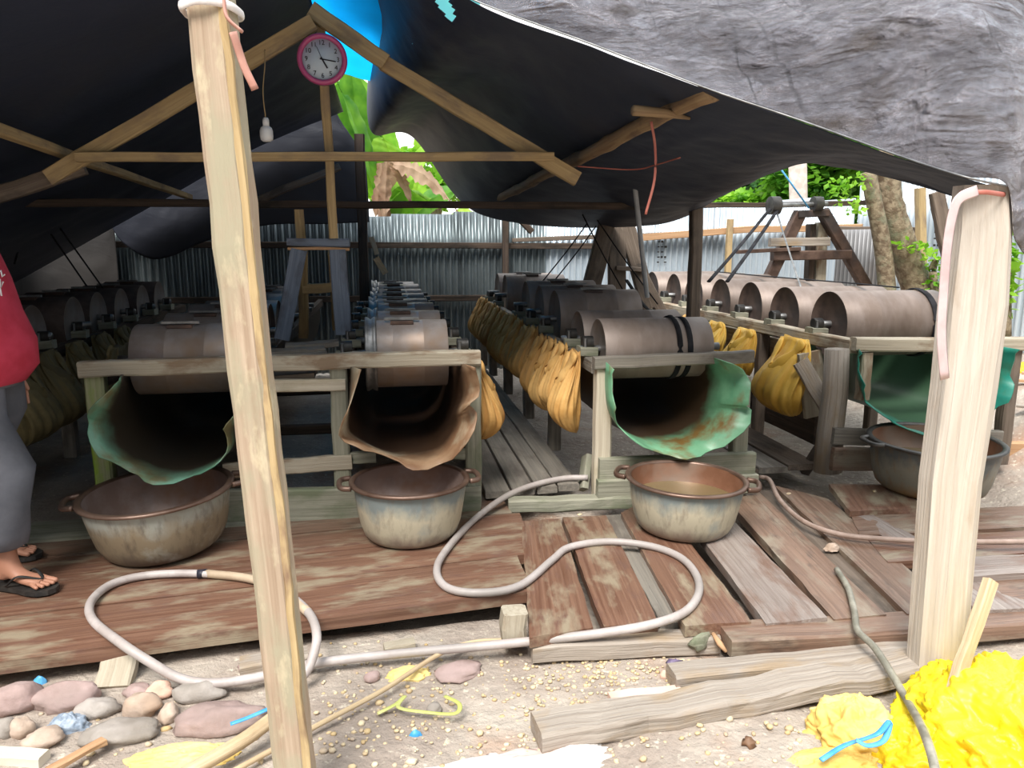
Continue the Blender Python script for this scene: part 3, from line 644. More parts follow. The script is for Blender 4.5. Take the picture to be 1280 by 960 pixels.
MB().beam(PY(1012, 440, 4.5), PY(1020, 520, 4.5), .16, .03, up=(0, 1, 0)).build('board', W_RAIL, D)
MB().beam(PY(1005, 590, 4.4), PY(1045, 530, 4.25), .06, .06, up=(0, 1, 0)).build('brace', W_BROWN, D)
MB().beam(PY(1040, 545, 4.1), PY(1250, 548, 4.1), .05, .10, n=6).build('base_board', W_ALLEY, D)
MB().beam(PY(1040, 574, 4.05), PY(1135, 573, 4.05), .04, .14, n=4).build('base_board', W_DECK2, D)
MB().beam(PY(1225, 562, 4.3), PY(1420, 562, 4.3), .06, .10, n=4).build('base_board', W_ORANGE, D)
MB().beam((2.84, 4.95, .56), (2.84, 8.5, .54), .03, .27, n=10).build('side_board', W_RAIL, D)
MB().beam(PY(1000, 452, 4.45), PY(1046, 530, 4.3), .10, .03, up=(0, 1, 0)).build('board', W_LOG, D)
MB().beam((2.84, 4.6, .16), (2.84, 8.5, .16), .03, .22, n=10).build('side_board', W_DARK, D)
for y in (5.3, 6.4, 7.5, 8.5):
    for x in (2.78, 3.72): MB().beam((x, y, -.1), (x, y, .72), .08, .08, up=(0, 1, 0)).build('post', W_BROWN, D)

# ---------------------------------------------------------------- drums
def make_drum(label, x0, x1, y, z, r, mb, me, group, flange=0, hatch=True, band=False):
    t = thing('mill_drum', label, 'drum', ((x0+x1)/2, y, z-r), group); c = V(((x0+x1)/2, y, z)); L = x1-x0; h = L/2
    MB().lathe([(r*.985, -h), (r, -h+.004), (r, -h*.35), (r*1.004, -h*.34), (r, -h*.33), (r, h*.4), (r*1.004, h*.41), (r, h*.42), (r, h-.004), (r*.985, h)], c, 'x', 48).build('shell', mb, t)
    for s in (-1, 1):
        MB().lathe([(.001, s*(h-.012)), (r*.9, s*(h-.012)), (r*.93, s*(h-.003)), (r*.985, s*h)], c, 'x', 48).build('end_plate', me, t)
        MB().lathe([(.022, s*(h-.012)), (.022, s*(h+.10)), (.001, s*(h+.10))], c, 'x', 16).build('axle', STEEL, t)
    if hatch:
        hc = c+V((-h*.1, -r*.25, r*.96)); ho = MB().beam(hc+V((-.06, 0, 0)), hc+V((.06, 0, 0)), .07, .018, n=2, jit=0).build('hatch', RUSTM, t)
        MB().beam(hc+V((-.09, 0, .018)), hc+V((.09, 0, .018)), .02, .015, n=1, jit=0).build('hatch_clamp', STEEL, ho)
    if flange:
        MB().lathe([(r*1.0, flange*(h-.06)), (r*1.10, flange*(h-.06)), (r*1.10, flange*(h-.045)), (r*1.03, flange*(h-.03)), (r*1.10, flange*(h-.012)), (r*1.10, flange*h), (r*.98, flange*h)], c, 'x', 48).build('pulley_rim', STEEL, t)
    if band:
        MB().lathe([(r*1.0, h*.50), (r*1.025, h*.50), (r*1.025, h*.60), (r*1.0, h*.60)], c, 'x', 48).build('belt_groove', RUBBER, t)
    return t
ords = ['nearest', 'second nearest', 'third nearest', 'fourth nearest', 'fifth', 'sixth', 'seventh', 'eighth', 'farthest']
def drum_row(x0, x1, ys, z, r, mb, me, where, group, flange=0, band=False, adj='rusty', hatch=True):
    proto = None; out = []
    for i, y in enumerate(ys):
        nm = ords[i] if i < len(ys)-1 else 'farthest'
        lab = '%s steel drum, %s from the front, %s' % (adj, nm, where)
        if proto is None: o = proto = make_drum(lab, x0, x1, y, z, r, mb, me, group, flange, hatch, band)
        else:
            o = copy_tree(proto); o['label'] = lab
            o.location = (V(proto.location)+V((rnd(-.02, .02), y-ys[0], rnd(-.01, .01))))
            o.rotation_euler = (rnd(-.9, .9) if False else 0, 0, rnd(-.015, .015))
        out.append(o)
    return out
drum_row(-2.55, -2.08, [4.5, 5.05, 5.6, 6.15, 6.7, 7.25, 7.8], .83, .19, DRUM_D, DRUM_G, 'on the far left rack', 'drums on the far left rack', adj='dusty dark')
drum_row(-1.24, -.74, [4.15, 4.75, 5.3, 5.85, 6.4, 6.95, 7.5], .80, .18, DRUM_G, DRUM_D, 'left row of the wide left rack', 'drums in the left row of the wide rack', adj='dull grey')
drum_row(-.10, .33, [4.15, 4.7, 5.25, 5.8, 6.35, 6.9, 7.45, 8.0], .80, .18, DRUM_G, DRUM_D, 'right row of the wide left rack', 'drums in the right row of the wide rack', flange=-1, adj='grey brown')
drum_row(1.18, 1.80, [4.14], .80, .17, DRUM_C, DRUM_G, 'on the middle rack', 'drums on the middle rack', band=True, hatch=False)[0]['label'] = 'brown steel drum at the very front of the middle rack above the green trough'
drum_row(1.16, 1.78, [4.52], .81, .17, DRUM_C, DRUM_G, 'on the middle rack', 'drums on the middle rack', hatch=False)[0]['label'] = 'brown steel drum second from the front of the middle rack, mostly hidden'
for i, o in enumerate(drum_row(1.18, 1.76, [5.25, 5.8, 6.35, 7.5, 8.1], .86, .20, DRUM_C, DRUM_G, 'on the middle rack', 'drums on the middle rack')):
    o['label'] = ('large brown drum on the middle rack in front of the dark trestle', 'brown drum behind the large one, just before the dark trestle', 'dim brown drum beside the dark trestle legs', 'dim drum on the middle rack behind the dark trestle', 'dim drum at the far end of the middle rack')[i]
drum_row(2.88, 3.62, [4.62, 5.18, 5.74, 6.30, 6.86, 7.42, 7.98], .86, .215, DRUM, DRUM_D, 'on the right rack', 'drums in the right row', band=False, hatch=False)
# bearing blocks
def bearing(x, y, z, lab, grp):
    t = thing('bearing_block', lab, 'bearing', (x, y, z), grp); s = rnd(.85, 1.15)
    MB().beam((x-.05*s, y, z+.025), (x+.05*s, y, z+.025), .1, .05, n=1, jit=.003).build('wooden_base', W_MOSS, t)
    MB().cyl((x-.03, y, z+.075), (x+.03, y, z+.075), .035, 12).build('housing', BLKM, t)
    MB().cyl((x-.02, y-.035, z+.05), (x-.02, y-.035, z+.10), .009, 8).build('bolt', STEEL, t)
pb = {}
def bearing_row(x, ys, z, where):
    for i, y in enumerate(ys):
        lab = 'bearing block, %s from the front, %s' % (ords[i] if i < len(ys)-1 and i < 9 else 'farthest', where)
        if z not in pb:
            bearing(x, y, z, lab, 'bearing blocks '+where); pb[z] = [o for o in C.objects if o.name.startswith('bearing_block')][-1]; src[z] = (x, y)
        else:
            o = copy_tree(pb[z]); o['label'] = lab; o['group'] = 'bearing blocks '+where
            o.location = V(pb[z].location)+V((x-src[z][0], y-src[z][1], 0)); o.rotation_euler = (0, 0, rnd(-.15, .15))
src = {}
bearing_row(.42, [4.15, 4.7, 5.25, 5.8, 6.35, 6.9, 7.45, 8.0], RZ-.025, 'on the right rail of the wide left rack')
bearing_row(-.2, [4.15, 4.7, 5.25, 5.8, 6.35, 6.9], RZ-.0251, 'on the inner rail of the wide left rack')
bearing_row(1.12, [4.14, 4.52, 5.25, 5.8, 6.35, 7.5, 8.1], RZ-.0252, 'on the left rail of the middle rack')
bearing_row(2.80, [4.62, 5.18, 5.74, 6.30, 6.86, 7.42, 7.98], RZ-.0005, 'on the left rail of the right rack')
bearing_row(-2.04, [4.5, 5.05, 5.6, 6.15, 6.7, 7.25, 7.8], RZ-.041, 'on the right rail of the far left rack')

# ---------------------------------------------------------------- drive belts and shafts
def belt(label, pts, r=.012, ry=.004, m=RUBBER): tag(MB().tube(curve(pts, 6), r, 8, ry=ry).build('drive_belt', m), label, 'belt')
def loop(cx, cy, cz, r, top):   # belt hanging from a shaft point around a drum
    pts = [V(top)]
    for k in range(0, 13): a = math.radians(200-k*18-0); pts.append(V((cx, cy+r*math.cos(a)*-1, cz-r*math.sin(a)*-1 if False else cz+r*math.sin(a))))
    return pts
sh = PY(966, 257, 7.0)
for x, yy, k in ((2.98, 6.30, 'left'), (3.12, 5.74, 'right')):
    s = sh+V((0 if k == 'left' else .08, 0, 0))
    e_ = PZ(886 if k == 'left' else 909, 352, 1.085)
    belt('black drive belt slanting from the shaft end down to the right drum row, %s strand' % k, [s, s.lerp(e_, .5)+V((0, 0, -.01)), e_], .018, .008)
belt('thin pale strand dropping from the shaft to the right drums', [sh+V((.02, 0, 0)), PY(985, 310, 6.3), PY(1002, 362, 5.4)], .008, .005, STEEL)
ring = [V((3.50, 4.62+.222*math.cos(a), .86+.222*math.sin(a))) for a in [math.radians(v) for v in range(-200, 20, 12)]]
tag(MB().tube([V((3.50, 4.62+.224*math.cos(a*math.pi/18), .86+.224*math.sin(a*math.pi/18))) for a in range(37)], .022, 8, ry=.006).build('drive_belt', RUBBER), 'wide black belt wrapped round the nearest drum of the right row', 'belt')
belt('long black belt running over the tops of the right drums', [V((3.46, 4.75, 1.085)), V((3.40, 5.2, 1.09)), V((3.30, 5.74, 1.095)), V((3.2, 6.3, 1.10)), V((3.1, 6.9, 1.11))], .014, .005)
tag(MB().tube([V((1.60, 4.14+.176*math.cos(a*math.pi/18), .80+.176*math.sin(a*math.pi/18))) for a in range(37)], .016, 8, ry=.006).build('drive_belt', RUBBER), 'dark belt wrapped round the front drum of the middle rack', 'belt')
belt('black belt curving from the middle trestle down onto the front drum of the middle rack', [PY(783, 350, 6.0), PY(808, 385, 5.2), PY(838, 400, 4.5), V((1.60, 4.14, .98))], .016, .005)
for a, c, l in (((742, 268), (678, 352), 'outer left'), ((754, 270), (692, 352), 'inner left')):
    belt('thin dark belt fanning down from the dark trestle top, %s strand' % l, [PY(*a, 6.9), PY((a[0]+c[0])/2, (a[1]+c[1])/2+2, 6.9), PY(*c, 6.9)], .011, .006)
for a, c, l in (((728, 268), (780, 365), 'falling left of the trestle post'), ((742, 268), (822, 380), 'crossing the whole trestle')):
    belt('dark belt strand %s' % l, [PY(*a, 6.6), PY((a[0]+c[0])/2, (a[1]+c[1])/2+2, 6.6), PY(*c, 6.6)], .011, .006)
for a, c, l in (((38, 260), (18, 330), 'leftmost'), ((55, 280), (110, 360), 'middle'), ((75, 285), (130, 362), 'rightmost')):
    belt('dim belt strand hanging in the far left corner, %s of three' % l, [PY(*a, 6.9), PY(*c, 6.9)], .012, .006)
# ---------------------------------------------------------------- trestles
t = thing('trestle', 'blue grey timber trestle with orange edged top standing on the wide left rack', 'trestle', (-.6, 4.9, RZ))
MB().beam(PY(360, 303, 4.75), PY(437, 303, 4.75), .16, .045, n=2).build('top_beam', W_BLUE, t)
MB().beam(PY(360, 311, 4.70), PY(437, 311, 4.70), .04, .018, n=2).build('top_edge', W_ORANGE, t)
for a, c, yy, m, wd in (((374, 312), (352, 424), 4.7, W_BLUE, .09), ((422, 312), (430, 418), 4.7, W_BLUE, .095), ((378, 316), (380, 420), 5.4, W_TRUSS, .06), ((415, 316), (420, 410), 5.4, W_TRUSS, .05)):
    p = PY(*a, yy if yy < 5 else 4.95); q = PY(*c, yy); MB().beam(p, q, wd, .05, up=(0, 1, 0), n=3).build('leg', m, t)
MB().beam(PY(378, 361, 5.1), PY(422, 359, 5.1), .03, .06, n=2).build('crosspiece', W_TRUSS, t)
tag(MB().beam(PY(374, 262, 5.0), PY(376, 298, 5.0), .055, .05, up=(0, 1, 0), n=2).build('wooden_stub', W_TRUSS), 'short upright wooden stub on the left end of the blue grey trestle', 'timber')
t = thing('trestle', 'dark rusty trestle rising behind the middle drums', 'trestle', (1.9, 6.9, RZ))
for a, c, wd in (((764, 262), (736, 368), .16), ((772, 265), (770, 385), .16), ((778, 266), (812, 385), .15), ((795, 330), (832, 400), .10)):
    MB().beam(PY(*a, 6.8), PY(*c, 6.8), wd, .07, up=(0, 1, 0), n=4).build('leg', W_BROWN, t)
MB().beam(PY(752, 266, 6.78), PY(788, 266, 6.78), .08, .08, n=2).build('top_beam', W_BROWN, t)
MB().beam(PY(770, 335, 6.75), PY(806, 337, 6.75), .04, .04, n=2).build('crosspiece', W_BROWN, t)
t = thing('trestle', 'dark metal A shaped trestle behind the right drum row with a shaft on top', 'trestle', (4.2, 7, .6))
for a, c in (((1000, 266), (952, 368)), ((1028, 264), (1090, 372))):
    MB().beam(PY(*a, 7), PY(*c, 7), .11, .09, up=(0, 1, 0), n=3, jit=.001).build('leg', RUSTM, t)
MB().beam(PY(996, 268, 6.98), PY(1034, 266, 6.98), .08, .07, n=2, jit=.001).build('top_beam', RUSTM, t)
MB().beam(PY(965, 320, 6.95), PY(1062, 318, 6.95), .08, .09, n=3, jit=.001).build('crosspiece', RUSTM, t)
MB().beam(PY(962, 303, 6.95), PY(1036, 302, 6.95), .06, .08, n=3).build('block', W_LOG, t)
MB().beam(PY(921, 315, 6.9), PY(1000, 311, 6.9), .04, .035, n=3, jit=.001).build('bar', RUSTM, t)
MB().beam(PY(1027, 278, 7.1), PY(1022, 366, 7.1), .11, .1, up=(0, 1, 0), n=3).build('post', W_RAIL, t)
MB().beam(PY(1014, 280, 7.1), PY(1010, 366, 7.1), .06, .1, up=(0, 1, 0), n=3).build('post', W_DARK, t)
s = MB().cyl(PY(964, 257, 6.95), PY(1034, 255, 6.95), .022, 14).build('shaft', STEEL, t)
MB().cyl(PY(962, 257, 6.95), PY(973, 257, 6.95), .085, 20).build('pulley', BLKM, s)
MB().cyl(PY(1016, 255, 6.95), PY(1026, 255, 6.95), .07, 16).build('bearing', BLKM, s)
tag(MB().tube([PY(1011, 260, 6.9), PY(988, 228, 6.9), PY(975, 210, 6.9)], .008, 6).build('green_rope', RIB_B), 'thin dark rope rising from the A shaped trestle to the tarpaulin', 'rope')

# ---------------------------------------------------------------- troughs
def trough(name, label, front, Yf, xc, half, ztop, zbot, m, yend=8.4):
    """front: pixels of the open lip (left top, down, right top); behind it a U section runs along the row"""
    f = [PY(x, y, Yf) for x, y in front]; n = 40
    f = [lerp_curve(f, i/n) for i in range(n+1)]
    for i, p in enumerate(f): p.y += .03*math.sin(i*.9)+.012*math.sin(i*2.3)
    rings = [f]
    for yy, k in ((Yf+.22, .5), (Yf+.5, 1), (Yf+1.2, 1), (Yf+2.4, 1), (yend, 1)):
        r = []
        for i in range(n+1):
            a = math.pi*i/n; c = math.cos(a); s_ = math.sin(a)
            u = V((xc-half*(abs(c)**.6)*(1 if c > 0 else -1), yy, ztop-(ztop-zbot)*s_**.7))
            g = V((f[i].x, yy, f[i].z+.03)); r.append(g.lerp(u, k))
        rings.append(r)
    b = MB(); b.loft(rings, closed=False); o = b.build(name, m)
    md = o.modifiers.new('t', 'SOLIDIFY'); md.thickness = .005
    tag(o, label, 'trough'); return o
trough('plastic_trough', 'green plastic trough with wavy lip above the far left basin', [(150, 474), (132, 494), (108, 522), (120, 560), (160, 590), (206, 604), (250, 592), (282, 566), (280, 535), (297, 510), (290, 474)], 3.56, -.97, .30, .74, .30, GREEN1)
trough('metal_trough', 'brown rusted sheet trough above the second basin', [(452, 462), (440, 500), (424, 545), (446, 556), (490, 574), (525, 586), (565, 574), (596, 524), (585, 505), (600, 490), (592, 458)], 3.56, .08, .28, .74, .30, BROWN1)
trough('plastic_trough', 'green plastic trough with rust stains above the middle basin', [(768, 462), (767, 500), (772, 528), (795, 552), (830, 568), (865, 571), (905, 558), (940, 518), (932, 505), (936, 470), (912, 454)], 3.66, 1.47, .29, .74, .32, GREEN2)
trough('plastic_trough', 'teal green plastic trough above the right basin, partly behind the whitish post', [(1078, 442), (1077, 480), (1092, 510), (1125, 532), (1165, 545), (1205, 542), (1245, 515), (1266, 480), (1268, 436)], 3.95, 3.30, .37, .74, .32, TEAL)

# ---------------------------------------------------------------- bags
def bag(label, x, y, ztop, h, wy, m, group, side=-1, bulge=.09, tw=0):
    """cloth bag hanging on a rail that runs along Y; side -1: on its left face"""
    t = thing('filter_bag', label, 'cloth bag', (x, y, ztop-h), group)
    n = 72; mrows = 22; rings = []; ph = rnd(0, 6); sk = rnd(-.04, .04)
    def end(v): return 1 if v < .64 else math.sqrt(max(.0006, 1-((v-.64)/.36)**2))
    def wf(v): return wy*(.36+.16*math.sin(min(v, .8)*math.pi*.85))*end(v)
    def tf(v): return (.018+bulge*math.sin(min(1, v*1.05)*math.pi*.62)**1.6)*end(v)
    for k in range(mrows+1):
        v = k/mrows; z = ztop-h*v; ring = []
        for j in range(n):
            a = 2*math.pi*j/n; f = 1+(.10*math.sin(9*a+ph+v*3)+.08*math.sin(17*a+ph*2-v*4)+.12*noise.noise(V((a*2, v*3, ph))))*(1.1-v*.6)
            ring.append(V((x+side*(tf(v)*.9)+math.cos(a)*tf(v)*f, y+sk*v+math.sin(a)*wf(v)*f, z+.012*math.sin(3*a+ph)*(1 if v < .5 else .3))))
        rings.append(ring)
    MB().loft(rings).build('bag_body', m, t)
    def on(v, yy): return V((x+side*(tf(v)*1.9*math.sqrt(max(0, 1-(yy/wf(v))**2))*.5+tf(v)*.95+.004), y+sk*v+yy, ztop-h*v))
    pts = [on(.0, -wy*.30), on(.15, -wy*.20), on(.32, -wy*.02), on(.38, wy*.1), on(.25, wy*.24), on(.03, wy*.32)]
    MB().tube(curve(pts, 5), .034, 12, ry=.012, up=(1, 0, 0), rr=[1+.25*math.sin(i*.9) for i in range(26)]).build('folded_top', m, t)
    return t
ys = [4.12+.29*i for i in range(15)]
for i, y in enumerate(ys):
    m = CLOTH_O if i > 1 else CLOTH_O
    bag('ochre cloth bag hanging on the middle rack, %s' % (['nearest and brightest, at the front post', 'second from the front', 'third from the front', 'fourth from the front', 'fifth from the front', 'sixth from the front', 'seventh from the front', 'eighth from the front', 'ninth from the front', 'tenth from the front', 'eleventh from the front', 'fourth from the back fence', 'third from the back fence', 'second from the back fence', 'last before the back fence'][i]), 1.06, y, RZ+rnd(-.02, .02), rnd(.40, .48), rnd(.20, .235), m, 'ochre bags along the middle rack', bulge=.07)
bag('bright yellow cloth bag on the right rack, nearest and fullest', 2.70, 4.68, .76, .52, .44, CLOTH_Y, 'yellow bags along the right rack', bulge=.12)
bag('yellow cloth bag on the right rack, second from the front', 2.70, 5.36, .74, .36, .34, CLOTH_Y, 'yellow bags along the right rack')
bag('yellow cloth bag on the right rack, third from the front beside the dark post', 2.70, 5.88, .74, .30, .34, CLOTH_Y, 'yellow bags along the right rack')
bag('yellow brown cloth bag on the right rack, farthest seen', 2.70, 6.45, .74, .30, .34, CLOTH_O, 'yellow bags along the right rack')
bag('ochre cloth bag at the right front corner of the wide left rack', .47, 4.08, .76, .44, .30, CLOTH_O, None, 1, .07)
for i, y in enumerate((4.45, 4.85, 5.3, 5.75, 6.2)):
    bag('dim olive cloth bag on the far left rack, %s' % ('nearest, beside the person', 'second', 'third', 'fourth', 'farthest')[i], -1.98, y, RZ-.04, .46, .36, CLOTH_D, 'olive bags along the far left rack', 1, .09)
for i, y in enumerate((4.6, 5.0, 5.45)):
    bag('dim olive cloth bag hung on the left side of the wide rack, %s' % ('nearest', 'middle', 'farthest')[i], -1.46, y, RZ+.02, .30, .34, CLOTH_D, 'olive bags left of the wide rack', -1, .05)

# ---------------------------------------------------------------- basins
def basin(label, c, R, h, rb, m, mi, mr, tilt=(0, 0), water=None, ha=0, hands=(0, math.pi)):
    t = thing('metal_basin', label, 'basin', c); c = V(c)
    MB().lathe([(.001, 0), (rb*.8, 0), (rb*.95, .008), (rb*1.04, .03), (rb*1.04+(R-rb)*.30, h*.28), (rb+(R-rb)*.68, h*.55), (rb+(R-rb)*.84, h*.78), (R*.97, h*.95)], c, n=56, wob=.004).build('outer_wall', m, t)
    MB().lathe([(R*.95, h*.97), (rb+(R-rb)*.7, h*.7), (rb+(R-rb)*.35, h*.4), (rb*.95, .06), (rb*.8, .022), (.001, .018)], c, n=56, wob=.004).build('inner_wall', mi, t)
    MB().lathe([(R*.95, h*.955), (R*.955, h*.985), (R*.98, h), (R*1.03, h), (R*1.055, h*.98), (R*1.05, h*.95), (R*1.02, h*.935), (R*.965, h*.94)], c, n=56).build('rim', mr, t)
    for a in hands:
        a += ha; d = V((math.cos(a), math.sin(a), 0)); s = V((-d.y, d.x, 0)); o = c+V((0, 0, h*.965))
        MB().tube(curve([o+d*R*1.02+s*.085, o+d*(R*1.05+.035)+s*.065, o+d*(R*1.05+.045), o+d*(R*1.05+.035)-s*.065, o+d*R*1.02-s*.085], 5), .013, 10).build('handle', mr, t)
    if water:
        MB().lathe([(.001, h*water), (rb+(R-rb)*water*.93, h*water)], c, n=48).build('water', wm, t)
    t.rotation_euler = (tilt[0], tilt[1], 0); return t
basin('grey brown stained metal basin under the green trough beside the standing person', (-1.03, 3.58, .012), .32, .28, .25, BAS2, BIN, BRIM, (math.radians(2), math.radians(-3.0)), None, math.radians(190), (0, math.pi))
basin('pale metal basin with bluish scale under the brown sheet trough', (.10, 3.56, 0), .272, .285, .215, BAS1, BIN, BRIM, (0, 0), None, math.radians(3))
basin('pale metal basin holding muddy water under the middle trough', (1.43, 3.42, 0), .282, .265, .22, BAS1, BIN_C, BRIM, (math.radians(.5), math.radians(1.5)), .60, math.radians(-25))
basin('dark metal basin with rusty inside, partly behind the whitish front post', (3.0, 3.70, .03), .335, .29, .27, BAS3, BIN_C, BRIM_D, (math.radians(2), 0), .5, math.radians(175), (0,))

# ---------------------------------------------------------------- front posts
t = thing('front_post', 'tilted squared tan pole standing in the left foreground', 'post', PY(378, 1000, 1.9))
a, c = PY(253, -90, 1.99), PY(375, 1015, 1.92)
MB().beam(c, a, .10, .075, up=(0.25, 1, 0), n=22, jit=.0022, ch=.22).build('shaft', W_POLE, t)
MB().beam(c+V((.040, -.038, 0)), a+V((.032, -.040, 0)), .018, .012, up=(.25, 1, 0), n=30, jit=.003).build('bark_strip', wood('bark_yellow', (.40, .28, .14), (.58, .44, .24), (.25, .16, .10)), t)
p0 = PY(264, 14, 1.985)
b = MB(); k = [V((-.06, -.035, .0)), V((-.02, -.052, .008)), V((.03, -.05, .006)), V((.06, -.02, .0)), V((.055, .045, 0)), V((-.05, .045, 0)), V((-.062, .0, 0)), V((-.06, -.035, 0))]
rb_ = thing('cloth_tie', 'white and pink cloth strip knotted round the top of the left pole', 'tie', p0)
MB().tube(curve([p0+q for q in k], 6), .004, 8, ry=.010).build('wrap', RIB_W, rb_)
MB().tube(curve([p0+V((.04, -.06, .01)), PY(284, 22, 1.9), PY(303, 40, 1.9)], 5), .004, 8, ry=.009, up=(0, 1, 0)).build('tail', RIB_S, rb_)
MB().tube(curve([PY(291, 40, 1.93), PY(298, 62, 1.93), PY(306, 85, 1.93), PY(319, 112, 1.93)], 5), .009, 8, ry=.003, up=(0, 1, 0)).build('tail', RIB_S, rb_)
t = thing('front_post', 'thick whitish hewn post in the right foreground carrying the tarpaulin corner', 'post', PZ(1168, 872, GZ))
pts = [(1167, 885, 26), (1172, 800, 27), (1180, 700, 27.5), (1190, 600, 29), (1206, 480, 31), (1218, 380, 33), (1226, 290, 30), (1229, 232, 27)]
rings = []; ts = []
for i, (x, y, hw) in enumerate(pts):
    P0 = PY(x, y, 2.16-.0*i); sc = hw/960*(P0-V((0, 0, H))).length; L = P0.z
    for (dx, dy) in [(0, 0)]:
        ring = []
        for (u, v) in ((-1, -.55), (-.35, -.95), (.45, -.9), (.95, -.35), (1, .5), (.3, .95), (-.5, .9), (-1, .4)):
            q = P0+V((math.cos(.45)*u*sc-(-math.sin(.45))*v*sc*.0, -.42*u*sc*.6+v*sc*.75, 0)); ring.append(q+V((rnd(-.004, .004), rnd(-.004, .004), 0))); ts.append(V((L, u*sc, v*sc)))
        rings.append(ring)
MB().loft(rings, ts=ts, smooth=False).build('shaft', W_WHITE, t)
rt = thing('pink_ribbon', 'long pale pink ribbon tied near the top of the whitish post, hanging down', 'ribbon', PY(1228, 240, 2.1))
MB().tube(curve([PY(x, y, 2.02) for x, y in ((1222, 238), (1200, 248), (1191, 268), (1184, 310), (1180, 360), (1177, 420), (1181, 474))], 6), .016, 8, ry=.0015, up=(0, 1, 0)).build('tail', RIB_P, rt)
MB().tube(curve([PY(x, y, yy) for x, y, yy in ((1200, 243, 2.1), (1228, 240, 2.03), (1256, 243, 2.1), (1252, 238, 2.25), (1205, 238, 2.25), (1200, 243, 2.1))], 6), .003, 8, ry=.007).build('wrap', STR_R, rt)
timber('brace_board', 'dark grey board leaning diagonally behind the top of the whitish post', PY(1170, 240, 4.4), PY(1192, 350, 4.4), .09, .04, W_BROWN, up=(0, 1, 0))

# ---------------------------------------------------------------- hoses
def hose(name, label, pts, r, m, n=6, z=0):
    P = []
    for p in pts:
        zz = p[2] if len(p) > 2 else z; P.append(PZ(p[0], p[1], zz+r))
    t = thing(name, label, 'hose', P[0]); MB().tube(curve(P, n), r, 12).build('hose_tube', m, t); return t
t = hose('water_hose', 'long pale grey hose looping over the left deck and the dirt', [(735, 597, .06), (705, 598, .05), (665, 607, .05), (630, 622, .03), (590, 652, .0), (556, 690, .0), (546, 715, .0), (560, 735, 0), (600, 741, 0), (650, 732, 0), (690, 700, 0), (712, 684, 0), (760, 677, 0), (815, 683, 0), (855, 700, 0), (874, 730, 0), (862, 760, 0), (820, 779, -.0), (740, 793, -.03), (620, 806, -.07), (500, 817, -.09), (395, 829, -.10), (330, 845, -.10), (270, 854, -.10), (225, 848, -.09), (185, 826, -.03), (150, 803, .01), (116, 775, 0), (114, 752, 0), (140, 730, 0), (185, 719, 0), (250, 717, 0), (310, 723, 0), (352, 738, 0), (385, 765, .01), (396, 795, .005), (388, 830, -.06), (375, 850, -.1)], .0165, HOSE)
MB().tube(curve([PZ(258, 717, .0165), PZ(310, 723, .0165), PZ(352, 738, .0165), PZ(385, 765, .0265)], 6), .0175, 12).build('hose_sleeve', stained('hose_tan', (.42, .32, .22), (.54, .43, .31), None), t)
pt = PZ(253, 717, .0165); MB().tube([pt+V((-.02, -.001, 0)), pt+V((.02, .001, 0))], .0185, 12).build('tape_band', TAPE, t)
hose('water_hose', 'brownish hose curving across the right decking behind the whitish post', [(950, 596, .02), (962, 600, .02), (975, 625, .01), (1005, 652, .01), (1050, 668, .01), (1110, 674, .02), (1180, 677, .04), (1290, 677, .04), (1380, 674, .04)], .0125, HOSE_B)
hose('water_hose', 'mottled grey green hose draped over the front beams into the yellow sacks', [(1046, 712, .0), (1060, 735, .0), (1068, 765, .0), (1072, 788, .0), (1092, 808, -.0), (1112, 838, -.02), (1132, 872, -.04), (1150, 905, .04), (1162, 935, .08), (1172, 975, .08)], .0125, HOSE_D)
t = thing('cane_stick', 'long thin tan cane lying on the dirt under the grey hose', 'stick', PZ(540, 825, GZ))
MB().tube(curve([PZ(290, 965, -.09), PZ(400, 905, -.09), PZ(480, 862, -.09), PZ(545, 820, -.08), PZ(590, 803, -.08), PZ(640, 800, -.09)], 6), .0085, 9, rr=None).build('stem', W_CANE, t)
tag(MB().tube(curve([PZ(230, 968, -.06), PZ(300, 928, -.055), PZ(345, 895, -.04)], 5), .022, 9).build('bamboo_stick', W_CANE), 'thick tan stick end lying behind the foot of the tilted left pole', 'stick')
tag(MB().beam(PY(1165, 945, 1.80), PY(1238, 726, 2.0), .04, .03, up=(0, 1, 0), n=8, jit=.003).build('leaning_stick', W_CANE), 'rough tan stick leaning upright out of the yellow sacks', 'stick')
tag(MB().beam(PZ(60, 965, -.08), PZ(130, 925, -.08), .03, .015, n=3).build('wood_strip', W_ORANGE), 'thin orange wood strip on the dirt by the cream block', 'timber')
tag(MB().beam(PZ(762, 872, -.1), PZ(850, 862, -.1), .04, .02, n=3).build('wood_strip', stained('wood_pinkish', (.62, .42, .34), (.72, .52, .44), None)), 'short pinkish strip of wood lying against the weathered log', 'timber')

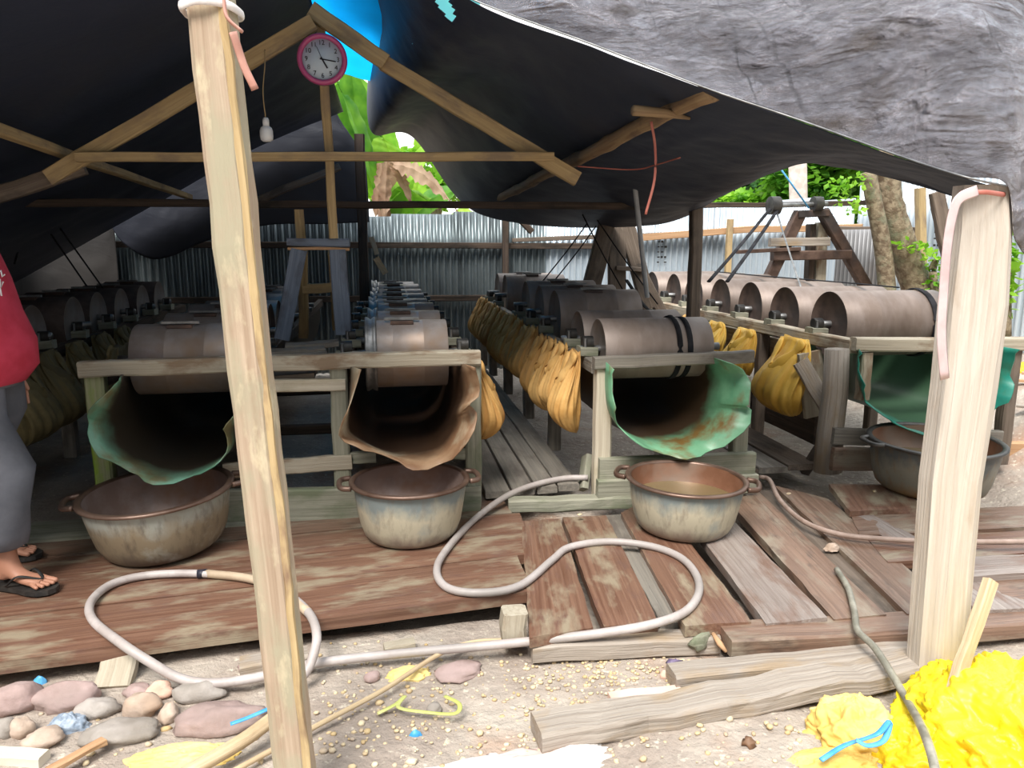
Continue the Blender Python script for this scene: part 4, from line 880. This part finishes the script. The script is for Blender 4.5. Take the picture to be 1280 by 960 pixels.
# ---------------------------------------------------------------- stones and litter
st = [((23, 880), .075, .055, .055, 0, 'round pinkish stone at the left frame edge'), ((85, 874), .10, .055, .05, 0, 'big oblong pinkish grey stone right of the round one'),
      ((122, 884), .07, .045, .03, 1, 'flat grey green stone lying in front of the oblong one'), ((177, 884), .06, .045, .045, 2, 'smooth round tan stone below the slanted block'),
      ((172, 862), .05, .03, .025, 0, 'small brown stone wedged behind the round tan one'), ((198, 862), .045, .035, .035, 3, 'salmon coloured angular stone by the slanted block'),
      ((248, 863), .09, .045, .035, 1, 'grey slab of stone just under the hose bend'), ((210, 888), .03, .05, .03, 2, 'narrow upright tan stone left of the large flat slab'),
      ((272, 898), .14, .07, .045, 0, 'large flat pinkish slab behind the tilted pole'), ((150, 915), .11, .06, .035, 1, 'broad flat grey stone among the front stones'),
      ((28, 912), .035, .03, .035, 2, 'small tan stone in front of the round pinkish one'), ((55, 925), .06, .04, .03, 2, 'low tan stone beside the blue grey mesh scrap'),
      ((8, 912), .035, .03, .035, 1, 'dark grey stone at the very left bottom edge'), ((572, 832), .085, .06, .018, 0, 'flat pinkish stone slab beside the cane'),
      ((465, 842), .03, .025, .02, 0, 'small brown stone under the long hose'), ((470, 850), .0, 0, 0, 0, None), ((542, 878), .025, .025, .02, 1, 'dark grey pebble by the yellow green leaf strip'),
      ((832, 840), .022, .016, .016, 3, 'small whitish stone at the end of the tan beam'), ((318, 830), .06, .03, .03, 0, 'pinkish stone under the left deck by the tilted pole'),
      ((715, 888), .045, .02, .015, 0, 'dark flat stone at the left end of the weathered log'), ((748, 876), .016, .012, .012, 3, 'small yellowish stone on top of the weathered log end')]
for (px, py), rx, ry, rz, mi, lab in st:
    if not lab: continue
    p = PZ(px, py, -.10); p.z = gheight(p.x, p.y)+rz*.55
    tag(MB().blob(p, rx, ry, rz, 18, 12, .16, rnd(-.3, .3)).build('stone', ROCK[mi]), lab, 'stone')
b = MB()
for k in range(900):
    if k < 500: x, y = rnd(400, 900), rnd(800, 940)
    elif k < 700: x, y = random.gauss(740, 45), random.gauss(840, 18)
    else: x, y = rnd(0, 1000), rnd(860, 960)
    p = PZ(x, y, GZ); s = rnd(.003, .009) if k < 850 else rnd(.009, .015); p.z = gheight(p.x, p.y)+s*.4
    b.blob(p, s*rnd(.8, 1.4), s, s*.7, 6, 4, .2)
tag(b.build('gravel', GRAVEL), 'pale yellow and whitish gravel scattered on the dirt', 'gravel', kind='stuff')
# bits
tag(MB().beam(PZ(-8, 944, -.10), PZ(56, 948, -.10), .05, .035, n=2, jit=.002).build('cream_block', CREAMT), 'pale cream tile fragment in the lower left corner', 'tile')
def crumple(name, label, cat, c, rx, ry, rz, m, sq=.5, fr=5, n=110, nv=60, amp=.28, rot=0, seed=0):
    o_ = V((seed*3.1, seed, 7)); c = V(c)
    def fn(u, v):
        a = u*2*math.pi; th = v*math.pi*.5; q = V((math.sin(th)*math.cos(a), math.sin(th)*math.sin(a), math.cos(th)))
        f = q*fr*.35+o_; k = 1+amp*(1-2*abs(noise.noise(f)))*.6+amp*.6*(1-2*abs(noise.noise(f*2.3)))*.5+amp*.3*(1-2*abs(noise.noise(f*5)))*.4
        k *= (1 if v < .9 else 1+.1*math.sin(a*9)); k += amp*.12*abs(math.sin(a*4+6*noise.noise(f*1.3)+q.z*5))-amp*.06
        x, y = q.x*rx*k, q.y*ry*k
        return c+V((x*math.cos(rot)-y*math.sin(rot), x*math.sin(rot)+y*math.cos(rot), q.z*rz*k-.02*v))
    return tag(MB().grid(fn, n, nv).build(name, m), label, cat)
crumple('yellow_sack', 'big crumpled bright yellow plastic sheet heaped in the lower right corner', 'sack', PZ(1275, 945, GZ)+V((.02, .0, 0)), .30, .30, .22, SACKY, fr=7, n=200, nv=100, seed=1)
crumple('yellow_sack', 'smaller bright yellow crumpled sack left of the leaning stick', 'sack', PZ(1160, 948, GZ), .14, .12, .10, SACKY, fr=6, n=120, seed=2)
crumple('yellow_sack', 'pale yellow cloth sack with an upright fold beside the blue ribbon', 'sack', PZ(1065, 918, GZ), .11, .10, .10, SACKP, fr=5, seed=5, amp=.4)
crumple('yellow_sack', 'flattened pale yellow cloth at the bottom of the frame near the white pebble', 'sack', PZ(1040, 955, GZ), .13, .06, .03, SACKP, fr=5, seed=9, amp=.4)
crumple('yellow_cloth', 'crumpled yellow cloth scrap on the stones left of the tilted pole', 'cloth', PZ(225, 948, GZ), .14, .06, .025, SACKP, fr=5, seed=4, amp=.4)
crumple('yellow_cloth', 'small yellow cloth scrap poking out beneath the long grey hose', 'cloth', PZ(510, 842, GZ), .07, .04, .02, SACKP, fr=5, seed=8, amp=.4, n=60, nv=30)
crumple('mesh_scrap', 'blue grey mesh scrap lying among the stones', 'cloth', PZ(85, 908, GZ), .055, .04, .035, MESHB, fr=5, seed=3, amp=.4, n=60, nv=30)
crumple('white_plastic', 'thin white plastic sheet half buried in the dirt at the bottom', 'plastic sheet', PZ(640, 965, GZ), .30, .09, .012, RIB_W, fr=6, seed=12, amp=.4)
crumple('white_plastic', 'white wrinkled plastic piece on the dirt beside the log end', 'plastic sheet', PZ(715, 935, GZ), .10, .05, .012, RIB_W, fr=6, seed=13, amp=.4)
crumple('white_stone', 'small white stone chip beside the pale yellow sacks', 'stone', PZ(995, 932, GZ), .02, .014, .014, RIB_W, fr=2, seed=2, amp=.1, n=20, nv=10)
crumple('blue_scrap', 'small bright blue plastic scrap under the left deck', 'plastic scrap', PZ(50, 852, GZ+.01), .022, .012, .02, RIB_B, fr=4, seed=2, amp=.3, n=30, nv=14)
crumple('blue_scrap', 'tiny blue plastic scrap on the gravel in the middle', 'plastic scrap', PZ(519, 914, GZ+.01), .018, .01, .006, RIB_B, fr=4, seed=3, amp=.3, n=30, nv=14)
tag(MB().tube(curve([PZ(1026, 950, -.06), PZ(1055, 932, -.04), PZ(1085, 922, -.0), PZ(1100, 915, .02), PZ(1112, 902, .03), PZ(1105, 925, .0), PZ(1085, 932, -.01), PZ(1070, 925, -.0)], 6), .009, 8, ry=.004).build('blue_ribbon', RIB_B), 'bright blue plastic ribbon tied round the pale yellow sack', 'ribbon')
tag(MB().tube(curve([PZ(288, 905, -.05), PZ(310, 897, -.045), PZ(340, 884, -.04)], 4), .010, 6, ry=.004).build('blue_ribbon', RIB_B), 'blue plastic strip on the large flat slab behind the tilted pole', 'ribbon')
tag(MB().tube(curve([PZ(472, 892, -.11), PZ(495, 880, -.1), PZ(506, 870, -.1), PZ(498, 884, -.1), PZ(530, 890, -.1), PZ(568, 892, -.1), PZ(574, 880, -.09), PZ(556, 870, -.09)], 6), .008, 8, ry=.003).build('leaf_strip', stained('leaf_pale', (.42, .46, .12), (.60, .60, .25), None)), 'curled yellow green leaf strip on the dirt', 'leaf')
tag(MB().blob(PZ(876, 802, -.06), .05, .02, .035, 14, 8, .2, .4).build('mossy_chunk', W_MOSS), 'mossy green and rusty wood chunk at the end of the front beam', 'wood chunk')
tag(MB().tube([PZ(890, 790, -.04), PZ(900, 805, -.05), PZ(908, 815, -.07)], .012, 7, rr=[.6, 1, .5]).build('dry_leaf', W_ORANGE), 'curled orange dry leaf beside the mossy chunk', 'leaf')
tag(MB().blob(PZ(936, 928, -.1), .022, .02, .012, 10, 6, .5).build('dry_leaf', LEAFDRY), 'small brown dry leaf on the dirt below the log', 'leaf')
tag(MB().blob(PZ(842, 828, -.09), .03, .014, .012, 10, 6, .4, .2).build('cloth_scrap', stained('cloth_purple', (.12, .09, .16), (.2, .15, .25), None)), 'small purple cloth scrap by the tan beam end', 'cloth')
for px, py, l in ((1093, 614, 'small yellow leaf on the short reddish plank'), (986, 617, 'yellow dried leaf on the decking by the brown hose'), (725, 643, 'tiny yellow leaf on the sleeper beam of the alley')):
    tag(MB().blob(PZ(px, py, .035), .016, .010, .005, 8, 5, .3, .5).build('fallen_leaf', GRAVEL), l, 'leaf')
crumple('crumpled_paper', 'crumpled brownish litter on the decking by the brown hose curve', 'litter', PZ(1040, 682, .0), .03, .018, .012, ROCK[2], fr=5, seed=6, amp=.5, n=30, nv=14)
# debris bank on the right
for k, lab in enumerate(('scrap board on the bank nearest the right basin', 'scrap board highest up the bank by the fence', 'middle scrap board on the debris bank', 'scrap board at the far left of the debris bank', 'scrap board at the right frame edge on the debris bank')):
    p = V(((4.5, 4.4), (5.2, 5.9), (4.8, 5.0), (4.45, 5.6), (5.1, 4.9))[k]).to_3d(); p.z = gheight(p.x, p.y)+.03
    a = rnd(0, 3.14); d = V((math.cos(a), math.sin(a), 0))*rnd(.12, .35)
    tag(MB().beam(p-d, p+d, .05, .02, n=2).build('scrap_board', random.choice((W_LOG, W_BROWN, W_ORANGE))), lab, 'timber')
crumple('yellow_scrap', 'yellow plastic scrap on the bank against the right fence', 'plastic scrap', V((5.3, 5.6, gheight(5.3, 5.6))), .16, .1, .06, SACKY, fr=5, seed=7, amp=.4, n=50, nv=24)
crumple('yellow_scrap', 'bright yellow flower-like scrap by the fence at the right frame edge', 'plastic scrap', V((5.95, 6.0, gheight(5.95, 6.0)+.15)), .10, .08, .10, SACKY, fr=5, seed=8, amp=.4, n=50, nv=24)

# ---------------------------------------------------------------- plants
def leafcloud(b, c, r, n, s, flat=.6):
    for k in range(n):
        d = V((random.gauss(0, 1), random.gauss(0, 1), random.gauss(0, 1))).normalized()*(rnd(.35, 1)**.5)
        p = V(c)+V((d.x*r[0], d.y*r[1], d.z*r[2]))
        a = V((random.gauss(0, 1), random.gauss(0, 1), random.gauss(0, .6))).normalized(); e = a.cross(V((random.gauss(0, .5), random.gauss(0, .5), 1))).normalized()
        L = s*rnd(.7, 1.3); w_ = L*rnd(.3, .45)
        b.add([p, p+a*L*.5+e*w_, p+a*L, p+a*L*.5-e*w_], [(0, 1, 2, 3)], None, False)
def tree(name, label, c, r, n, s, m, trunk, mt=BARK, h0=None, clumps=8):
    t = thing(name, label, 'tree', (trunk[0].x, trunk[0].y, trunk[0].z)); b = MB()
    for k in range(clumps):
        q = V(c)+V((rnd(-1, 1)*r[0]*.6, rnd(-1, 1)*r[1]*.6, rnd(-1, 1)*r[2]*.6)); leafcloud(b, q, (r[0]*.45, r[1]*.45, r[2]*.42), n//clumps, s)
    b.build('crown', m, t)
    MB().tube(curve(trunk, 4), trunk_r, 10, rr=None).build('trunk', mt, t); return t
trunk_r = .12
tree('leafy_tree', 'bright green leafy tree behind the fence, right of the tarpaulin gap', PY(1035, 215, 12), (1.5, 1.2, .9), 5200, .16, LEAF, [PY(1035, 420, 12), PY(1035, 320, 12), PY(1035, 230, 12)])
tree('leafy_tree', 'dense green trees behind the fence above the right drum row', PY(925, 230, 15), (2.2, 1.5, 1.3), 5600, .18, LEAFD, [PY(930, 420, 15), PY(925, 320, 15), PY(925, 240, 15)])
tree('leafy_tree', 'light green foliage behind the fence just above the roof beam', PY(955, 262, 12.5), (1.4, .7, .45), 2600, .14, LEAFB, [PY(955, 420, 12.5), PY(955, 340, 12.5), PY(955, 262, 12.5)])
tree('leafy_tree', 'dark green tree far behind, filling the sky left of the forked trunk', PY(1110, 190, 22), (6, 2, 3.2), 6000, .30, LEAFD, [PY(1110, 420, 22), PY(1110, 320, 22), PY(1110, 200, 22)])
tree('leafy_tree', 'pale yellowish foliage far behind the banana plant', PY(545, 225, 16), (1.9, 1, .7), 2600, .2, LEAFB, [PY(545, 420, 16), PY(545, 320, 16), PY(545, 240, 16)])
trunk_r = .09
tag(MB().tube([PY(1001, 420, 11), PY(999, 300, 11), PY(997, 200, 11)], .13, 12).build('pale_trunk', BARK_P), 'pale straight tree trunk behind the fence left of the bright tree', 'tree')
# forked trunk in front of the fence
fb = thing('forked_tree', 'mottled forked tree trunk with small bright leaves, in front of the right fence', 'tree', PY(1150, 420, 6.8))
MB().tube(curve([PY(1158, 420, 6.8), PY(1150, 375, 6.8), PY(1136, 330, 6.8), PY(1122, 290, 6.8), PY(1112, 255, 6.8), PY(1108, 225, 6.8), PY(1098, 190, 6.8)], 6), .13, 14, rr=[1.15-.3*i/36+.12*noise.noise(V((i*.5, 0, 0))) for i in range(37)]).build('trunk', BARK, fb)
MB().tube(curve([PY(1110, 380, 6.7), PY(1106, 330, 6.7), PY(1100, 290, 6.7), PY(1092, 250, 6.7), PY(1085, 215, 6.7)], 6), .075, 12, rr=[1.1-.2*i/24 for i in range(25)]).build('stem', BARK, fb)
MB().tube(curve([PY(1166, 412, 6.6), PY(1170, 380, 6.6), PY(1166, 340, 6.6), PY(1170, 325, 6.6)], 6), .05, 10, rr=[1-.4*i/18 for i in range(19)]).build('sucker', BARK, fb)
b = MB()
for c_ in ((1060, 250), (1072, 262), (1050, 228), (1045, 240), (1075, 225), (1132, 305), (1148, 308), (1162, 318), (1172, 330), (1165, 358), (1158, 372), (1170, 345)):
    leafcloud(b, PY(*c_, 6.6), (.11, .08, .06), 20, .065)
b.build('leaves', LEAFB, fb)
tree('small_shrub', 'green shrub growing in the gap of the right fence behind the post', PY(1252, 345, 6.0), (.12, .2, .55), 500, .10, LEAFB, [PY(1250, 420, 6.0), PY(1250, 370, 6.0), PY(1250, 330, 6.0)])

# banana plant behind the back fence
def banana_leaf(b, base_, tip, wd, sag, up=(0, 0, 1), n=26, ragged=.0, side=None):
    base_ = V(base_); tip = V(tip); L = (tip-base_).length; d = (tip-base_).normalized()
    s = (side or d.cross(V(up))).normalized(); nn = s.cross(d)
    for sg in (-1, 1):
        vs = []; fs = []
        for i in range(n+1):
            t = i/n; c = base_.lerp(tip, t)+V((0, 0, sag*math.sin(t*math.pi)))
            w_ = wd*math.sin(min(1, t*1.15+.06)*math.pi)**.6 if t < .93 else wd*.3*(1-t)/.07
            w_ *= 1-ragged*random.random()
            for k in range(4):
                u = k/3; vs.append(c+s*sg*w_*u+nn*(w_*.25*math.sin(u*2.2)+.01*math.sin(i*1.5+u*3)))
        for i in range(n):
            for k in range(3): a = i*4+k; fs.append((a, a+1, a+5, a+4))
        b.add(vs, fs)
t = thing('banana_plant', 'banana plant with broad green and dry brown leaves behind the back fence', 'banana plant', PY(490, 420, 10.5))
for nm, m, a, c, wd, sg in (('green_leaf', LEAFB, (495, 300), (425, 110), .28, .1), ('green_leaf', LEAF, (478, 260), (418, 95), .26, .12), ('green_leaf', LEAFB, (470, 250), (462, 160), .22, .05),
                            ('green_leaf', LEAFB, (480, 250), (560, 172), .22, .1), ('green_leaf', LEAFB, (498, 275), (540, 262), .25, .3), ('green_leaf', LEAF, (500, 282), (585, 240), .22, .15),
                            ('green_leaf', LEAFB, (492, 225), (448, 150), .25, .1), ('green_leaf', LEAF, (452, 230), (436, 60), .3, .1), ('green_leaf', LEAFB, (505, 300), (530, 215), .24, .1), ('green_leaf', LEAFB, (540, 310), (600, 262), .22, .1),
                            ('green_leaf', LEAFB, (470, 215), (425, 85), .5, .1), ('green_leaf', LEAF, (440, 200), (452, 80), .4, .1), ('green_leaf', LEAFB, (500, 240), (475, 165), .3, .1), ('dry_leaf', LEAFDRY, (492, 205), (575, 268), .18, .15), ('dry_leaf', LEAFDRY, (488, 200), (520, 275), .13, .12), ('dry_leaf', LEAFDRY, (484, 200), (480, 290), .12, .0), ('dry_leaf', LEAFDRY, (478, 205), (468, 285), .10, .0)):
    b = MB(); yy = 10.6+rnd(-.4, .4) if nm == 'green_leaf' else 10.0+rnd(-.1, .1)
    banana_leaf(b, PY(*a, yy), PY(*c, yy+rnd(-.2, .2)), wd, sg, side=V((.85, .35, -.3)) if abs(a[0]-c[0]) < 60 else V((.1, .5, .8)), ragged=.5 if nm == 'dry_leaf' else .05)
    b.build(nm, m, t)
MB().tube(curve([PY(492, 420, 10.4), PY(488, 300, 10.4), PY(486, 205, 10.4)]), .16, 14).build('pseudostem', LEAFDRY, t)

# ---------------------------------------------------------------- person
fx = PZ(30, 722, .03); X0, Yp = fx.x-.10, fx.y+.04
pr = thing('person', 'person in a red shirt, grey trousers and black flip-flops standing at the left edge', 'person', (X0, Yp, .0))
def skinmesh(name, verts, edges, rads, m, par, root=0, sub=2):
    me = bpy.data.meshes.new(name); me.from_pydata([tuple(V(v)-V(par.location)) for v in verts], edges, [])
    at = me.attributes.new('tc', 'FLOAT_VECTOR', 'POINT'); at.data.foreach_set('vector', [c for v in verts for c in v])
    ob = bpy.data.objects.new(name, me); C.objects.link(ob); ob.parent = par
    md = ob.modifiers.new('skin', 'SKIN'); md.use_smooth_shade = True
    for i, sv in enumerate(me.skin_vertices[0].data):
        r = rads[i]; sv.radius = r if isinstance(r, tuple) else (r, r); sv.use_root = (i == root)
    ob.modifiers.new('sub', 'SUBSURF').levels = sub; ob.modifiers['sub'].render_levels = sub
    me.materials.append(m); return ob
vs, es, rs = [], [], []
def jn(p, r, par=None):
    vs.append(V(p)); rs.append(r)
    if par is not None: es.append((par, len(vs)-1))
    return len(vs)-1
bx, by = X0-.035, Yp+.08
pel = jn((bx, by, .90), .12); sp1 = jn((bx+.01, by, 1.08), .115, pel); ch = jn((bx-.01, by, 1.27), .125, sp1); nk = jn((bx-.02, by, 1.43), .05, ch)
hd = jn((bx-.01, by, 1.50), .06, nk); hd2 = jn((bx, by, 1.58), (.085, .075), hd); hd3 = jn((bx-.005, by, 1.66), .065, hd2)
for sgn in (-1, 1):
    sh_ = jn((bx-.02, by+sgn*.17, 1.37), .055, ch); el = jn((bx-.05, by+sgn*.23, 1.10), .04, sh_); wr = jn((bx+.03, by+sgn*.22, .87), .026, el)
    pm = jn((bx+.05, by+sgn*.215, .80), (.035, .018), wr)
    for k, (dx, L) in enumerate(((-.03, .06), (-.01, .075), (.012, .07), (.03, .055))):
        a = jn((bx+.055+dx, by+sgn*.21, .755), .009, pm); a2 = jn((bx+.06+dx, by+sgn*.20, .755-L*.55), .008, a); jn((bx+.068+dx, by+sgn*.188, .755-L), .007, a2)
    a = jn((bx+.085, by+sgn*.195, .80), .010, pm); jn((bx+.105, by+sgn*.185, .76), .009, a)
feet = []
for sgn, ft in ((-1, PZ(33, 726, .03)), (1, PZ(8, 690, .03))):
    hip = jn((bx, by+sgn*.085, .84), .085, pel); kn = jn((ft.x-.05, (by+sgn*.09+ft.y)/2, .47), .055, hip); an = jn((ft.x-.07, ft.y+.01, .095), .034, kn)
    ya = math.radians(-22 if sgn < 0 else -8); d = V((math.cos(ya), math.sin(ya), 0)); s_ = V((-d.y, d.x, 0)); o_ = V((ft.x-.07, ft.y+.01, 0))
    he = jn(o_-d*.035+V((0, 0, .045)), .028, an); mf = jn(o_+d*.07+V((0, 0, .055)), (.036, .026), an); ba = jn(o_+d*.135+V((0, 0, .042)), (.044, .018), mf)
    for k, (w_, L, r_) in enumerate(((.036, .055, .013), (.016, .06, .0095), (-.002, .055, .009), (-.02, .047, .0085), (-.037, .036, .008))):
        w2 = w_*(-1 if sgn < 0 else 1)*-1
        a = jn(o_+d*(.155)+s_*w2+V((0, 0, .04)), r_, ba); jn(o_+d*(.145+L)+s_*w2*1.15+V((0, 0, .034)), r_*.95, a)
    feet.append((o_, d, s_, ft, kn, an))
body = skinmesh('body', vs, es, rs, SKIN, pr)
def oval(c, rx, ry, n=28, fold=0, ph=0): return [V((c[0]+math.cos(2*math.pi*j/n)*rx*(1+fold*math.sin(5*2*math.pi*j/n+ph)), c[1]+math.sin(2*math.pi*j/n)*ry*(1+fold*math.sin(4*2*math.pi*j/n+ph)), c[2])) for j in range(n)]
sh_b = MB().loft([oval((bx+.005, by, .83), .155, .20, fold=.04), oval((bx+.045, by, .90), .175, .205, fold=.03, ph=1), oval((bx+.045, by, 1.0), .175, .20, fold=.02), oval((bx+.02, by, 1.12), .16, .195), oval((bx, by, 1.25), .15, .20), oval((bx-.02, by, 1.36), .13, .20), oval((bx-.02, by, 1.42), .09, .14), oval((bx-.02, by, 1.45), .058, .065)], cap=False)
sho = sh_b.build('shirt', SHIRT, pr)
for sgn in (-1, 1):
    MB().tube([(bx-.02, by+sgn*.15, 1.37), (bx-.035, by+sgn*.205, 1.27), (bx-.045, by+sgn*.235, 1.14)], .075, 16, rr=[1, .95, 1], cap=False).build('sleeve', SHIRT, sho)
mk = MB()
for k, pts in enumerate(([(0, 342), (3, 338), (5, 346), (8, 343)], [(-2, 352), (2, 349), (3, 360), (6, 352)], [(2, 360), (4, 370)])):
    mk.tube([PY(x-2, y, by-.17) for x, y in pts], .003, 6)
mk.build('shirt_lettering', WHITEP, sho)
tr = MB(); tr.loft([oval((bx, by, .98), .13, .175), oval((bx, by, .90), .15, .185), oval((bx, by, .82), .15, .19)])
for sgn, (o_, d, s_, ft, kn, an) in zip((-1, 1), feet):
    k_ = vs[kn]; a_ = vs[an]
    tr.loft([oval((bx, by+sgn*.085, .88), .13, .10), oval((bx+.01, by+sgn*.09, .70), .115, .10, fold=.02), oval((k_.x+.02, k_.y, .50), .095, .09, fold=.03), oval((a_.x*.6+k_.x*.4+.005, a_.y, .34), .095, .09, fold=.05, ph=2), oval((a_.x+.005, a_.y, .24), .09, .085, fold=.06), oval((a_.x, a_.y, .19), .085, .08, fold=.03, ph=1), oval((a_.x, a_.y, .175), .06, .06)], cap=False)
tr.build('trousers', PANTS, pr)
for (o_, d, s_, ft, kn, an) in feet:
    pts = [(-.08, 0), (-.07, .034), (0, .04), (.07, .044), (.13, .056), (.18, .054), (.215, .03), (.225, 0), (.215, -.03), (.18, -.054), (.13, -.056), (.07, -.044), (0, -.04), (-.07, -.034)]
    so = MB().loft([[o_+d*u+s_*v+V((0, 0, z)) for u, v in pts] for z in (.004, .024)], smooth=False).build('sandal', BLKM, pr)
    MB().tube(curve([o_+d*.03+s_*.045+V((0, 0, .03)), o_+d*.09+s_*.04+V((0, 0, .075)), o_+d*.155+s_*.008+V((0, 0, .052)), o_+d*.09-s_*.04+V((0, 0, .075)), o_+d*.03-s_*.045+V((0, 0, .03))], 5), .007, 8, ry=.004).build('strap', BLKM, so)
# head details
hc = V((bx, by, 1.585))
MB().blob(hc+V((-.018, 0, .035)), .105, .09, .095, 20, 12, .04).build('hair', HAIR, pr)
for sgn in (-1, 1):
    MB().blob(hc+V((.078, sgn*.032, 0)), .010, .013, .009, 10, 8, 0).build('eye', WHITEP, pr)
    MB().blob(hc+V((.0, sgn*.083, -.01)), .017, .010, .028, 10, 8, 0).build('ear', SKIN, pr)
MB().blob(hc+V((.09, 0, -.02)), .018, .014, .022, 10, 8, 0).build('nose', SKIN, pr)
MB().blob(hc+V((.074, 0, -.058)), .010, .024, .007, 10, 8, 0).build('mouth', stained('lips', (.30, .10, .08), (.34, .12, .1), None), pr)
